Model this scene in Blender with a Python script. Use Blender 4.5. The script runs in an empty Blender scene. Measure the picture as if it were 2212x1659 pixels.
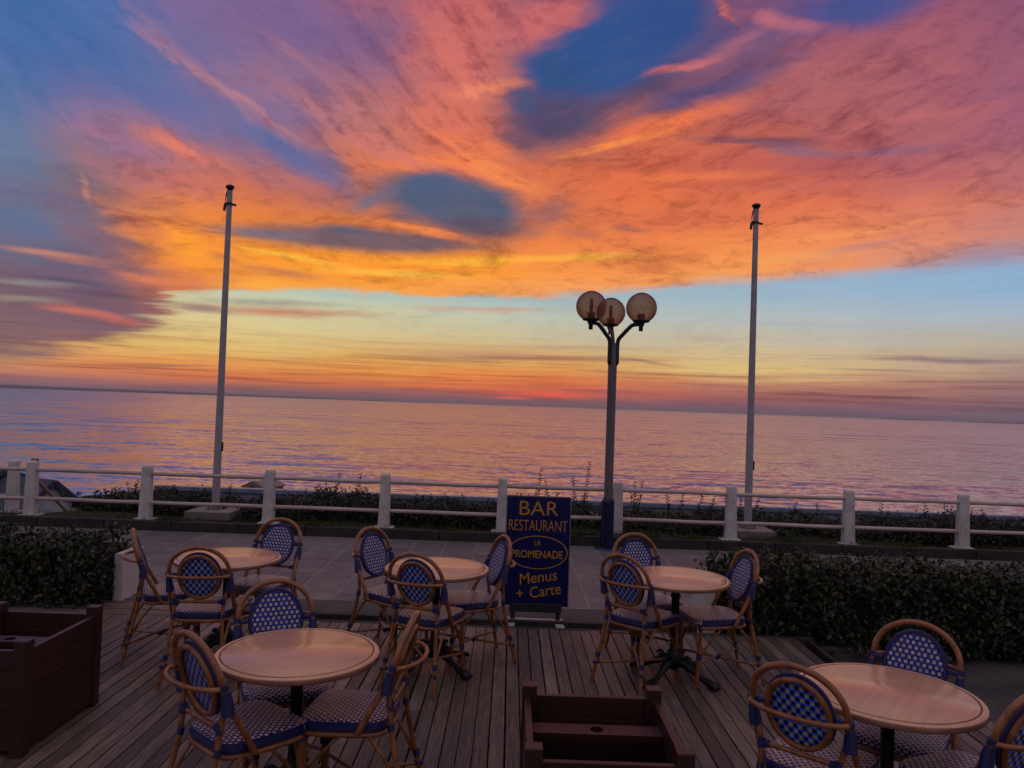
import bpy, bmesh, math, random
import numpy as np
from mathutils import Vector, Matrix

# ------------------------------------------------------------------ camera
SC = bpy.context.scene
COL = SC.collection
EYE = 1.9                                   # eye height above the deck (deck top = 0)
F, CX, CY = 1661.0, 1106.0, 829.5           # focal length and centre in 2212 x 1659 photo pixels
ROLL = math.radians(2.04)
PITCH = math.radians(1.585)
cd = bpy.data.cameras.new('camera')
cd.sensor_fit = 'HORIZONTAL'
cd.sensor_width = 36.0
cd.lens = 36.0 * F / 2212.0
cd.clip_start = 0.05
cd.clip_end = 200000.0
cam = bpy.data.objects.new('camera', cd)
COL.objects.link(cam)
cam.matrix_world = (Matrix.Translation((0, 0, EYE)) @ Matrix.Rotation(math.pi / 2 + PITCH, 4, 'X')
                    @ Matrix.Rotation(ROLL, 4, 'Z'))
SC.camera = cam


def ray(px, py):
    a = (px - CX) / F
    b = -(py - CY) / F
    c, s = math.cos(ROLL), math.sin(ROLL)
    x = a * c - b * s
    z = a * s + b * c
    cp, sp = math.cos(PITCH), math.sin(PITCH)
    return Vector((x, cp - z * sp, sp + z * cp))


def on_ground(px, py, z=0.0):
    d = ray(px, py)
    return Vector((0, 0, EYE)) + d * ((z - EYE) / d.z)


def at_depth(px, py, y):
    d = ray(px, py)
    return Vector((0, 0, EYE)) + d * (y / d.y)


# ------------------------------------------------------------------ colour management
vs = SC.view_settings
SC.display_settings.display_device = 'sRGB'
vs.view_transform = 'Standard'
vs.look = 'None'
vs.exposure = 0.0
vs.gamma = 1.0


def lin(c):
    out = []
    for v in c[:3]:
        v = v / 255.0
        out.append(v / 12.92 if v <= 0.04045 else ((v + 0.055) / 1.055) ** 2.4)
    return tuple(out) + (1.0,)


# ------------------------------------------------------------------ world: dusk sky with lit cloud sheets
W = bpy.data.worlds.new('World')
SC.world = W
W.use_nodes = True
NT = W.node_tree
NT.nodes.clear()


class NG:
    """tiny helper for building node graphs"""
    def __init__(self, tree):
        self.t = tree

    def n(self, typ, ins=None, **props):
        nd = self.t.nodes.new(typ)
        for k, v in props.items():
            setattr(nd, k, v)
        for k, v in (ins or {}).items():
            sock = nd.inputs[k]
            if isinstance(v, bpy.types.NodeSocket):
                self.t.links.new(v, sock)
            else:
                sock.default_value = v
        return nd

    def math(self, op, a, b=None, c=None, clamp=False):
        ins = {0: a}
        if b is not None:
            ins[1] = b
        if c is not None:
            ins[2] = c
        return self.n('ShaderNodeMath', ins, operation=op, use_clamp=clamp).outputs[0]

    def vmath(self, op, a, b=None, **kw):
        ins = {0: a}
        if b is not None:
            ins[1] = b
        ins.update(kw)
        nd = self.n('ShaderNodeVectorMath', ins, operation=op)
        return nd.outputs['Value'] if op in ('LENGTH', 'DOT_PRODUCT', 'DISTANCE') else nd.outputs['Vector']

    def scale(self, a, s):
        nd = self.n('ShaderNodeVectorMath', {0: a}, operation='SCALE')
        if isinstance(s, bpy.types.NodeSocket):
            self.t.links.new(s, nd.inputs['Scale'])
        else:
            nd.inputs['Scale'].default_value = s
        return nd.outputs['Vector']

    def rng(self, v, a, b, c=0.0, d=1.0, kind='LINEAR'):
        return self.n('ShaderNodeMapRange', {0: v, 1: a, 2: b, 3: c, 4: d}, interpolation_type=kind).outputs[0]

    def mix(self, f, a, b, blend='MIX'):
        nd = self.t.nodes.new('ShaderNodeMix')
        nd.data_type = 'RGBA'
        nd.blend_type = blend
        nd.clamp_factor = True
        for i, v in ((0, f), (6, a), (7, b)):
            if isinstance(v, bpy.types.NodeSocket):
                self.t.links.new(v, nd.inputs[i])
            else:
                nd.inputs[i].default_value = v
        return nd.outputs[2]

    def ramp(self, f, stops, mode='LINEAR'):
        nd = self.t.nodes.new('ShaderNodeValToRGB')
        cr = nd.color_ramp
        cr.interpolation = mode
        while len(cr.elements) < len(stops):
            cr.elements.new(0.5)
        for e, (p, c) in zip(cr.elements, stops):
            e.position = p
            e.color = c
        if isinstance(f, bpy.types.NodeSocket):
            self.t.links.new(f, nd.inputs[0])
        return nd.outputs[0]

    def noise(self, v, scale, detail=4, rough=0.55, dist=0.0, dims='3D', lac=2.0):
        nd = self.n('ShaderNodeTexNoise', {'Vector': v, 'Scale': scale, 'Detail': detail, 'Roughness': rough,
                                           'Distortion': dist, 'Lacunarity': lac}, noise_dimensions=dims)
        return nd.outputs

    def comb(self, x, y, z=0.0):
        return self.n('ShaderNodeCombineXYZ', {0: x, 1: y, 2: z}).outputs[0]

    def sep(self, v):
        return self.n('ShaderNodeSeparateXYZ', {0: v}).outputs


def build_sky():
    g = NG(NT)
    d = g.n('ShaderNodeTexCoord').outputs['Generated']
    dx, dy, dz = g.sep(d)
    az = g.math('ARCTAN2', dx, dy)
    el = g.math('ARCSINE', dz)
    U = g.math('MULTIPLY', az, F)               # azimuth and elevation in units of 1/1661 radian
    V = g.math('MULTIPLY', el, F)
    P0 = g.comb(U, V, 0.0)
    # cloud-plane coordinates: the direction projected on a flat layer overhead, so streaks converge at the horizon
    zz = g.math('ADD', g.math('MAXIMUM', dz, 0.0), 0.07)
    plane = g.comb(g.math('DIVIDE', dx, zz), g.math('DIVIDE', dy, zz), 0.0)

    def centred(out):
        return g.vmath('SUBTRACT', out, (0.5, 0.5, 0.5))
    n_big = g.noise(plane, 0.75, 3, 0.5)
    # long fibres in three directions: up to the left, up to the right, and flat lower down
    Pb = g.vmath('ADD', P0, g.vmath('MULTIPLY', centred(n_big[1]), (240, 200, 0)))

    def fibres(ang):
        v = g.n('ShaderNodeMapping', {'Vector': Pb, 'Rotation': (0, 0, ang)}).outputs[0]
        return g.noise(g.vmath('MULTIPLY', v, (0.0052, 0.024, 0)), 1.0, 9, 0.67, 0.45)
    fibL, fibR, fibF = fibres(math.radians(36)), fibres(math.radians(-19)), fibres(math.radians(-3))
    sideR = g.rng(U, -160, 200, 0, 1, 'SMOOTHSTEP')
    flat = g.rng(V, 330, 520, 1, 0, 'SMOOTHSTEP')
    n_str = [None, g.mix(flat, g.mix(sideR, fibL[1], fibR[1]), fibF[1])]
    n_fine = g.noise(g.n('ShaderNodeMapping', {'Vector': P0, 'Scale': (0.008, 0.022, 1)}).outputs[0], 1.0, 6, 0.58, 0.25)
    w_soft = g.vmath('MULTIPLY', centred(n_big[1]), (60, 45, 0))
    w_str = g.vmath('MULTIPLY', centred(n_str[1]), (120, 55, 0))
    w_fine = g.vmath('MULTIPLY', centred(n_fine[1]), (90, 30, 0))
    lowfade = g.rng(V, 60, 330, 0.10, 1.0)
    PA = g.vmath('ADD', P0, g.scale(g.vmath('ADD', w_soft, w_fine), lowfade))                    # gentle
    PB = g.vmath('ADD', PA, g.scale(w_str, lowfade))                                              # wispy
    n_thin = g.noise(g.n('ShaderNodeMapping', {'Vector': P0, 'Scale': (0.0035, 0.035, 1)}).outputs[0], 1.0, 5, 0.6, 0.4)
    PC = g.vmath('ADD', P0, g.vmath('MULTIPLY', centred(n_thin[1]), (90, 22, 0)))                 # low flat streaks
    warp = {'a': PA, 'b': PB, 'c': PC}

    xs = [0, 200, 400, 600, 800, 1000, 1200, 1400, 1600, 1800, 2000, 2212]

    def hor(x):
        return 834.0 + 0.0366 * x

    def uv(px, py):
        r = ray(px, py)
        return math.atan2(r.x, r.y) * F, math.atan2(r.z, math.hypot(r.x, r.y)) * F

    def grid(rows, P):
        pu, pv, _ = g.sep(P)
        f = g.math('DIVIDE', g.math('ADD', pu, 1000.0), 2000.0)
        col = None
        prev = None
        for e, cols in rows:
            st = [((uv(x, hor(x) - e)[0] + 1000.0) / 2000.0, lin(c)) for x, c in zip(xs, cols)]
            r = g.ramp(f, st, 'B_SPLINE' if False else 'EASE')
            v = uv(1106, hor(1106) - e)[1]
            if col is None:
                col = r
            else:
                col = g.mix(g.rng(pv, prev, v, 0, 1), col, r)
            prev = v
        return col

    clear = [
        (-5, [(128,100,120),(135,98,115),(140,98,108),(142,94,102),(140,92,100),(138,90,98),(132,88,98),(128,88,100),(124,90,104),(120,90,106),(118,92,108),(116,94,112)]),
        (14, [(158,110,114),(162,106,108),(158,98,98),(150,96,96),(146,94,94),(148,90,92),(146,88,92),(138,90,98),(132,90,102),(128,92,106),(128,96,110),(124,97,113)]),
        (32, [(206,132,100),(214,126,84),(218,120,72),(216,118,68),(214,112,64),(220,106,60),(224,102,58),(200,102,76),(165,98,92),(158,100,98),(146,100,104),(136,100,108)]),
        (60, [(222,158,95),(228,150,82),(235,152,72),(232,150,70),(236,150,64),(236,138,60),(228,126,62),(210,126,82),(202,134,95),(192,132,105),(176,122,110),(158,116,112)]),
        (95, [(226,180,108),(230,186,104),(232,190,106),(228,188,110),(226,170,92),(218,166,90),(228,170,92),(222,176,106),(220,188,122),(212,180,128),(198,164,130),(176,146,130)]),
        (140, [(214,188,128),(220,196,130),(225,202,138),(222,202,142),(216,196,142),(212,192,142),(206,188,148),(200,186,152),(206,188,152),(202,184,154),(192,176,152),(184,172,152)]),
        (190, [(190,190,165),(195,195,160),(208,205,165),(208,206,168),(204,203,170),(198,200,175),(190,195,180),(185,192,184),(184,190,186),(180,188,190),(176,186,192),(172,184,196)]),
        (240, [(160,180,180),(165,185,180),(172,196,190),(165,196,196),(162,192,196),(158,190,200),(160,184,194),(160,184,198),(158,184,200),(156,182,204),(150,180,208),(144,178,212)]),
        (310, [(130,160,185),(130,165,185),(130,165,185),(130,165,190),(130,165,190),(130,165,195),(140,168,196),(142,170,200),(142,172,204),(140,174,208),(138,174,210),(136,174,212)]),
    ]
    upper = [
        (70, [(140,105,105),(150,108,100),(170,115,95),(200,140,95),(220,150,90),(230,155,95),(235,155,100),(235,150,105),(225,150,115),(215,148,125),(195,145,140),(165,140,160)]),
        (150, [(128,98,106),(135,95,102),(170,100,92),(220,140,85),(235,150,82),(240,155,90),(245,158,100),(240,155,110),(230,155,120),(222,152,128),(200,148,142),(168,142,162)]),
        (220, [(132,102,112),(142,95,104),(215,122,80),(250,160,60),(248,160,64),(246,160,84),(248,160,98),(244,158,108),(240,158,112),(228,155,125),(202,150,145),(165,148,172)]),
        (285, [(132,108,122),(142,100,110),(238,128,62),(253,158,42),(253,160,38),(250,155,50),(250,148,72),(248,150,80),(248,156,88),(238,148,108),(212,144,132),(175,148,172)]),
        (350, [(110,112,142),(138,105,118),(244,135,52),(236,132,52),(228,120,48),(226,120,55),(238,128,66),(238,128,72),(245,140,78),(240,138,92),(226,134,110),(204,130,128)]),
        (420, [(104,122,158),(124,108,130),(222,114,72),(212,108,76),(165,102,100),(150,98,105),(205,110,85),(228,115,72),(230,114,74),(224,112,84),(212,114,102),(198,114,118)]),
        (500, [(92,118,165),(150,114,146),(186,108,114),(174,104,114),(206,114,98),(205,110,98),(222,110,74),(205,94,74),(194,92,84),(178,88,96),(174,94,114),(166,96,120)]),
        (580, [(86,114,170),(122,110,160),(150,108,142),(134,108,150),(192,114,114),(222,112,92),(140,90,105),(212,106,80),(198,98,88),(178,94,102),(168,94,114),(155,90,124)]),
        (680, [(72,110,170),(84,110,170),(112,106,156),(140,106,146),(160,104,132),(206,110,106),(118,86,116),(92,76,112),(150,82,100),(170,92,108),(166,92,114),(152,88,120)]),
        (780, [(58,104,165),(74,108,170),(128,106,156),(136,104,150),(140,96,134),(198,105,108),(95,85,130),(70,78,134),(92,80,130),(150,86,116),(154,86,116),(146,84,120)]),
        (865, [(48,95,160),(98,104,165),(130,102,158),(110,96,150),(164,96,128),(194,96,108),(130,86,122),(52,80,140),(128,82,122),(76,76,136),(108,80,130),(142,84,124)]),
        (1100, [(40,75,135),(60,80,140),(80,80,135),(85,80,130),(100,78,120),(110,76,112),(80,72,120),(50,66,122),(60,66,120),(60,66,120),(70,70,120),(80,72,118)]),
    ]
    c_low = grid(clear, PC)
    c_up = grid(upper, PB)
    # lower edge of the cloud sheet as a height over azimuth
    edge = [(-60, 776), (60, 774), (130, 768), (235, 738), (300, 712), (345, 690), (385, 655), (392, 641), (470, 634), (560, 630), (650, 630),
            (780, 634), (900, 638), (1040, 643), (1180, 644), (1300, 636), (1420, 622), (1560, 612), (1700, 606), (1800, 597),
            (1950, 584), (2080, 576), (2212, 566), (2400, 545)]
    st = []
    for x, y in edge:
        u, v = uv(x, y)
        st.append(((u + 1100) / 2200.0, (v / 600.0,) * 3 + (1.0,)))
    edge_w = g.vmath('ADD', g.vmath('ADD', g.vmath('MULTIPLY', centred(n_fine[1]), (50, 26, 0)), g.vmath('MULTIPLY', centred(n_thin[1]), (60, 16, 0))),
                     g.scale(g.vmath('MULTIPLY', centred(n_thin[1]), (330, 60, 0)), g.rng(U, -760, -560, 1.0, 0.12)))
    pu, pv, _ = g.sep(g.vmath('ADD', P0, edge_w))
    fc = NT.nodes.new('ShaderNodeFloatCurve')
    cv = fc.mapping.curves[0]
    while len(cv.points) < len(st):
        cv.points.new(0.5, 0.5)
    for p, (q, c) in zip(cv.points, st):
        p.location = (q, c[0])
        p.handle_type = 'VECTOR'
    fc.mapping.update()
    NT.links.new(g.math('DIVIDE', g.math('ADD', pu, 1100.0), 2200.0), fc.inputs['Value'])
    ev = g.math('MULTIPLY', fc.outputs[0], 600.0)
    soft = g.math('ADD', g.rng(U, -100, 950, 9.0, 28.0), g.rng(U, -760, -600, 22.0, 0.0))
    mask = g.math('DIVIDE', g.math('SUBTRACT', pv, ev), soft)
    mask = g.rng(mask, -0.6, 1.0, 0, 1, 'SMOOTHSTEP')
    col = g.mix(mask, c_low, c_up)

    # single features: centre, half-axis (photo px), half-width, colour, opacity, core, warp
    B = [
        ((640,60),(270,60),75,(116,94,148),.65,.0,'b'), ((650,405),(190,50),52,(172,108,120),.65,.0,'b'), ((330,440),(140,50),38,(172,104,108),.65,.0,'b'),
        ((1500,470),(240,-10),34,(206,100,80),.55,.0,'c'), ((1380,385),(190,0),26,(196,92,74),.5,.0,'c'),
        # blue openings
        ((330,190),(300,190),85,(72,108,168),.75,.1,'a'), ((620,330),(150,95),38,(84,106,162),.85,.2,'a'),
        ((90,90),(180,40),150,(56,102,166),.6,.1,'a'),
        ((1310,110),(170,-75),92,(46,82,142),1,.45,'a'), ((1205,150),(75,35),62,(50,82,138),1,.35,'a'), ((1440,40),(110,-45),70,(46,78,140),.95,.3,'a'),
        ((1860,20),(190,-30),46,(62,80,146),.9,.2,'a'), ((1540,198),(210,-80),34,(76,76,126),.85,.2,'a'),
        # dark cloud in the middle
        ((1200,255),(140,-12),58,(82,74,110),.95,.3,'b'), ((1340,290),(140,-48),30,(100,76,106),.9,.2,'a'), ((1135,215),(50,22),32,(72,82,126),.9,.2,'b'),
        ((1120,310),(60,25),30,(110,82,108),.8,.1,'b'),
        # salmon masses
        ((1000,110),(170,-70),105,(208,106,112),.7,.0,'b'), ((1180,40),(110,-48),52,(206,102,112),.9,.2,'b'), ((960,250),(160,20),60,(215,112,102),.6,.0,'b'),
        ((1050,190),(90,-16),18,(240,135,108),.8,.1,'b'), ((1020,310),(110,20),26,(240,124,84),.7,.1,'b'),
        ((950,352),(190,-16),30,(246,126,74),.85,.1,'b'), ((1090,385),(100,45),24,(250,136,78),.85,.2,'b'),
        # pink diagonals, upper left
        ((470,180),(270,205),20,(178,122,150),.6,.0,'b'), ((740,270),(240,125),26,(190,116,132),.6,.0,'b'), ((640,120),(90,60),20,(176,116,142),.5,.0,'b'),
        ((560,240),(230,150),10,(200,132,148),.4,.0,'b'), ((300,320),(210,85),45,(148,112,154),.55,.0,'b'), ((400,318),(90,36),22,(230,122,108),.85,.1,'b'),
        ((330,385),(210,55),34,(188,112,126),.65,.0,'b'), ((190,405),(16,36),8,(200,136,136),.7,.1,'a'), ((250,300),(130,50),18,(176,116,150),.5,.0,'b'),
        ((840,330),(170,60),20,(214,116,112),.6,.0,'b'), ((700,350),(60,50),30,(96,104,150),.7,.0,'b'),
        # blue-grey left
        ((60,480),(150,30),40,(98,124,160),.7,.0,'b'), ((90,420),(200,50),14,(112,110,150),.6,.0,'b'), ((200,480),(120,60),26,(120,104,134),.7,.0,'b'),
        # orange glow left of the pole
        ((400,525),(120,60),85,(255,146,50),.8,.0,'a'), ((425,545),(60,55),42,(255,160,38),.8,.0,'a'), ((300,480),(120,70),18,(205,112,92),.6,.0,'b'),
        # streaked purple mass lower left
        ((60,500),(190,20),70,(92,108,146),.75,.1,'b'), ((120,570),(190,30),50,(104,100,130),.7,.1,'c'), ((160,650),(210,40),62,(114,90,108),.8,.2,'c'), ((150,610),(150,18),12,(84,82,112),.7,.0,'c'), ((250,640),(120,14),10,(92,78,100),.7,.0,'c'), ((180,562),(170,28),11,(216,130,108),.8,.0,'c'), ((90,546),(120,14),7,(190,132,130),.7,.0,'c'),
        ((50,612),(130,8),8,(150,150,150),.6,.0,'c'), ((45,648),(110,8),8,(168,156,130),.6,.0,'c'), ((170,674),(95,12),12,(212,116,94),.85,.0,'c'),
        ((250,690),(90,14),9,(200,106,92),.8,.0,'c'), ((330,640),(60,24),24,(146,92,94),.7,.0,'c'), ((310,600),(90,18),10,(230,126,88),.7,.0,'c'),
        ((140,705),(180,10),11,(126,98,110),.8,.0,'c'), ((250,520),(140,30),16,(134,98,116),.7,.0,'c'), ((250,575),(120,22),12,(112,92,112),.7,.0,'c'),
        # yellow-orange band
        ((820,575),(440,14),46,(255,150,36),.85,.1,'a'), ((630,556),(150,26),9,(255,190,62),.85,.0,'c'), ((860,592),(210,6),9,(255,192,72),.8,.0,'c'),
        ((1010,564),(230,-5),10,(255,182,48),.85,.0,'c'), ((1260,555),(190,-10),12,(255,178,66),.75,.0,'c'), ((600,590),(110,18),12,(176,104,88),.65,.0,'c'),
        ((480,555),(40,10),9,(180,106,86),.6,.0,'c'), ((1100,612),(260,4),14,(250,160,84),.5,.0,'c'), ((560,618),(130,3),9,(255,172,48),.7,.0,'c'),
        # grey bars and the island of blue-grey
        ((790,517),(310,12),27,(110,92,110),.95,.35,'c'), ((580,504),(130,8),12,(124,108,132),.85,.1,'c'), ((760,497),(70,10),12,(94,96,124),.85,.1,'c'),
        ((975,445),(165,26),58,(86,95,124),1,.5,'a'), ((935,405),(70,-8),36,(80,96,130),.95,.3,'a'), ((1050,492),(130,14),28,(100,86,106),.9,.1,'c'),
        ((800,440),(60,-26),22,(112,108,134),.8,.1,'b'), ((930,500),(120,24),9,(252,136,76),.85,.1,'c'), ((880,470),(50,4),10,(92,92,116),.7,.0,'c'),
        # right wing
        ((1430,270),(250,-82),30,(242,116,74),.9,.1,'a'), ((1330,312),(130,-38),10,(255,142,70),.85,.1,'a'), ((1740,185),(270,-70),60,(176,98,112),.6,.0,'b'),
        ((1640,305),(180,4),14,(118,76,102),.85,.1,'c'), ((1730,326),(120,10),15,(128,98,134),.75,.0,'c'), ((1930,326),(150,-14),12,(130,98,134),.6,.0,'c'),
        ((1360,420),(170,0),58,(240,116,66),.5,.0,'b'), ((1185,470),(45,-34),30,(152,98,108),.8,.0,'b'), ((1360,495),(45,6),10,(166,98,98),.7,.0,'c'), ((1250,505),(70,10),12,(176,100,92),.6,.0,'c'),
        ((1480,140),(95,-22),12,(206,108,122),.9,.1,'a'), ((1595,92),(85,-55),24,(166,98,128),.8,.0,'a'), ((1680,42),(130,22),17,(186,102,128),.85,.0,'a'), ((1572,18),(36,40),12,(204,108,118),.85,.0,'a'),
        ((1860,537),(150,-30),9,(184,124,132),.8,.0,'c'), ((1850,500),(260,-42),12,(250,154,98),.6,.0,'c'), ((1700,560),(200,-20),10,(250,166,96),.6,.0,'c'), ((2120,550),(170,-28),32,(152,138,168),.6,.0,'c'),
        ((2050,440),(260,-30),20,(222,126,104),.5,.0,'c'), ((2000,250),(260,-40),22,(196,102,112),.5,.0,'b'), ((1500,380),(240,-10),14,(250,130,72),.5,.0,'c'), ((1750,400),(200,-14),14,(200,104,100),.5,.0,'c'),
        # small clouds in the clear band
        ((600,674),(230,8),12,(200,126,100),.85,.0,'c'), ((580,655),(190,5),9,(152,144,144),.7,.0,'c'), ((440,668),(90,10),12,(140,112,118),.7,.0,'c'),
        ((1010,668),(190,0),6,(208,164,144),.7,.0,'c'), ((1110,672),(80,-2),5,(230,162,130),.7,.0,'c'),
        ((60,762),(90,3),7,(140,106,106),.85,.0,'c'), ((370,788),(110,3),4,(160,112,92),.8,.0,'c'),
        ((1030,768),(250,5),15,(192,140,110),.65,.0,'c'), ((1180,776),(220,4),7,(166,112,100),.6,.0,'c'), ((1400,782),(130,14),3,(150,108,104),.6,.0,'c'), ((1300,750),(260,3),6,(190,160,130),.5,.0,'c'),
        ((2050,776),(240,6),7,(138,114,126),.8,.0,'c'), ((1900,799),(170,3),4,(150,118,120),.7,.0,'c'), ((1850,740),(360,4),12,(190,188,182),.5,.0,'c'), ((1750,700),(300,3),8,(172,178,184),.5,.0,'c'),
        ((1600,800),(370,4),8,(234,202,126),.6,.0,'c'), ((1700,821),(270,4),5,(226,192,126),.6,.0,'c'), ((1600,838),(300,6),9,(176,120,106),.6,.0,'c'),
        ((1180,853),(130,4),6,(250,92,56),.9,.0,'c'), ((1110,859),(60,2),4,(255,100,70),.8,.0,'c'), ((1260,838),(90,-4),5,(245,108,64),.8,.0,'c'), ((950,832),(320,6),8,(232,122,66),.6,.0,'c'),
        ((1330,846),(220,10),10,(168,96,98),.6,.0,'c'), ((900,848),(240,8),7,(168,98,92),.6,.0,'c'), ((560,812),(240,6),6,(236,126,64),.6,.0,'c'), ((250,800),(240,6),7,(226,140,88),.5,.0,'c'),
    ]
    for (cx, cy), (ax, ay), hw, c, op, core, wk in B:
        u0, v0 = uv(cx, cy)
        u1, v1 = uv(cx + ax, cy + ay)
        L = math.hypot(ax, ay)
        u2, v2 = uv(cx - ay / L * hw, cy + ax / L * hw)
        a1, b1 = math.hypot(u1 - u0, v1 - v0), math.hypot(u2 - u0, v2 - v0)
        # a vanishing share of the running colour keeps the shader compiler evaluating these one after the other
        chained = g.n('ShaderNodeVectorMath', {0: col, 1: (1e-7, 1e-7, 1e-7), 2: warp[wk]}, operation='MULTIPLY_ADD').outputs[0]
        m = g.n('ShaderNodeMapping', {'Vector': chained, 'Location': (u0, v0, 0), 'Rotation': (0, 0, math.atan2(v1 - v0, u1 - u0)),
                                      'Scale': (a1 * 1.25, b1 * 1.35, 1)}, vector_type='TEXTURE').outputs[0]
        r = g.vmath('LENGTH', m)
        f = g.rng(r, core, 1.0, op, 0.0, 'SMOOTHSTEP')
        col = g.mix(f, col, lin(c))
    # fine fibrous light and dark in the cloud sheet
    n_puf = g.noise(g.n('ShaderNodeMapping', {'Vector': PA, 'Scale': (0.012, 0.03, 1)}).outputs[0], 1.0, 10, 0.72, 0.5)
    fib = g.math('ADD', g.math('MULTIPLY', fibL[0], g.math('SUBTRACT', 1.0, sideR)), g.math('MULTIPLY', fibR[0], sideR))
    fib = g.math('ADD', g.math('MULTIPLY', fib, g.math('SUBTRACT', 1.0, flat)), g.math('MULTIPLY', fibF[0], flat))
    n_det = g.noise(g.vmath('MULTIPLY', PB, (0.030, 0.075, 0)), 1.0, 7, 0.7, 0.6)
    tone = g.math('ADD', g.math('MULTIPLY', g.math('SUBTRACT', fib, 0.5), 1.6), g.math('MULTIPLY', g.math('SUBTRACT', n_puf[0], 0.5), 1.0))
    tone = g.math('ADD', tone, g.math('MULTIPLY', g.math('SUBTRACT', n_det[0], 0.5), 0.65))
    sc_ = g.n('ShaderNodeSeparateColor', {0: col}).outputs
    warm = g.rng(g.math('SUBTRACT', sc_[0], sc_[2]), -0.15, 0.25, 0.25, 1.0)
    tone = g.math('MULTIPLY', g.math('MULTIPLY', tone, warm), g.rng(V, 150, 320, 0.25, 1.0))
    col = g.mix(g.math('MULTIPLY', g.math('MAXIMUM', tone, 0.0), 1.3), col, g.mix(0.15, col, lin((255, 140, 70)), 'ADD'))
    col = g.mix(g.math('MULTIPLY', g.math('MAXIMUM', g.math('MULTIPLY', tone, -1.0), 0.0), 1.6), col, g.mix(1.0, col, lin((150, 130, 178)), 'MULTIPLY'))
    col = g.mix(g.math('MULTIPLY', warm, g.rng(V, 150, 300, 0.0, 1.0)), col, g.mix(1.0, col, (0.985, 1.0, 0.83, 1), 'MULTIPLY'))
    # thin flat bars of cloud low over the sea
    bars = g.noise(g.n('ShaderNodeMapping', {'Vector': P0, 'Scale': (0.0022, 0.075, 1)}).outputs[0], 1.0, 4, 0.6, 0.25)
    bars2 = g.noise(g.n('ShaderNodeMapping', {'Vector': P0, 'Scale': (0.0035, 0.17, 1)}).outputs[0], 1.0, 3, 0.6, 0.25)
    lowm = g.math('MULTIPLY', g.rng(V, 4, 26, 0, 1), g.rng(V, 70, 150, 1, 0.10))
    bf = g.math('ADD', g.rng(bars[0], 0.50, 0.66, 0, 0.75), g.rng(bars2[0], 0.54, 0.68, 0, 0.45))
    col = g.mix(g.math('MULTIPLY', bf, lowm), col, g.mix(1.0, col, lin((190, 165, 182)), 'MULTIPLY'))
    col = g.n('ShaderNodeHueSaturation', {'Saturation': 0.98, 'Color': col}).outputs[0]
    # unseen sky overhead and behind: pale fill, brightened to light the foreground
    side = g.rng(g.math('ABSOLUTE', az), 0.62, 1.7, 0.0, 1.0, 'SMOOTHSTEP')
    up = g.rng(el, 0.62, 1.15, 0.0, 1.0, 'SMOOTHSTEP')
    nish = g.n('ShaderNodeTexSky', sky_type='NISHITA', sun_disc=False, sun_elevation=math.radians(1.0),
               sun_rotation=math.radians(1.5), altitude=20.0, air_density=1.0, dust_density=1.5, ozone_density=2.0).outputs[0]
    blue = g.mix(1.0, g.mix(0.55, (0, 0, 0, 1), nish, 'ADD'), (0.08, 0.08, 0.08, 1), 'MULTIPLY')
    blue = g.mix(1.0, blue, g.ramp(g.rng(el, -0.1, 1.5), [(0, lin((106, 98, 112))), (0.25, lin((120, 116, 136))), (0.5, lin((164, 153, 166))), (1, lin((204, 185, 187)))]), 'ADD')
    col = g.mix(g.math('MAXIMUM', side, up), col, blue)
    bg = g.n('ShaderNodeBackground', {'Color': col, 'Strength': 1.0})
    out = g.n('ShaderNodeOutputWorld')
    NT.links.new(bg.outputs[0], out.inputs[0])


build_sky()

W.cycles.sampling_method = 'NONE'
cyc = SC.cycles
cyc.max_bounces = 5
cyc.diffuse_bounces = 2
cyc.glossy_bounces = 3
cyc.transmission_bounces = 4
cyc.transparent_max_bounces = 8
cyc.caustics_reflective = False
cyc.caustics_refractive = False

# the sun has just set: its lamp stands a little below the sea horizon
sd = bpy.data.lights.new('sun', 'SUN')
sd.energy = 2.0
sd.angle = math.radians(0.5)
sd.color = (1.0, 0.52, 0.30)
sun = bpy.data.objects.new('sun', sd)
COL.objects.link(sun)
sun.rotation_euler = (math.radians(90 + 1.5), 0, math.radians(180 - 1.5))

# ------------------------------------------------------------------ mesh helpers
RNG = random.Random(7)


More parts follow.
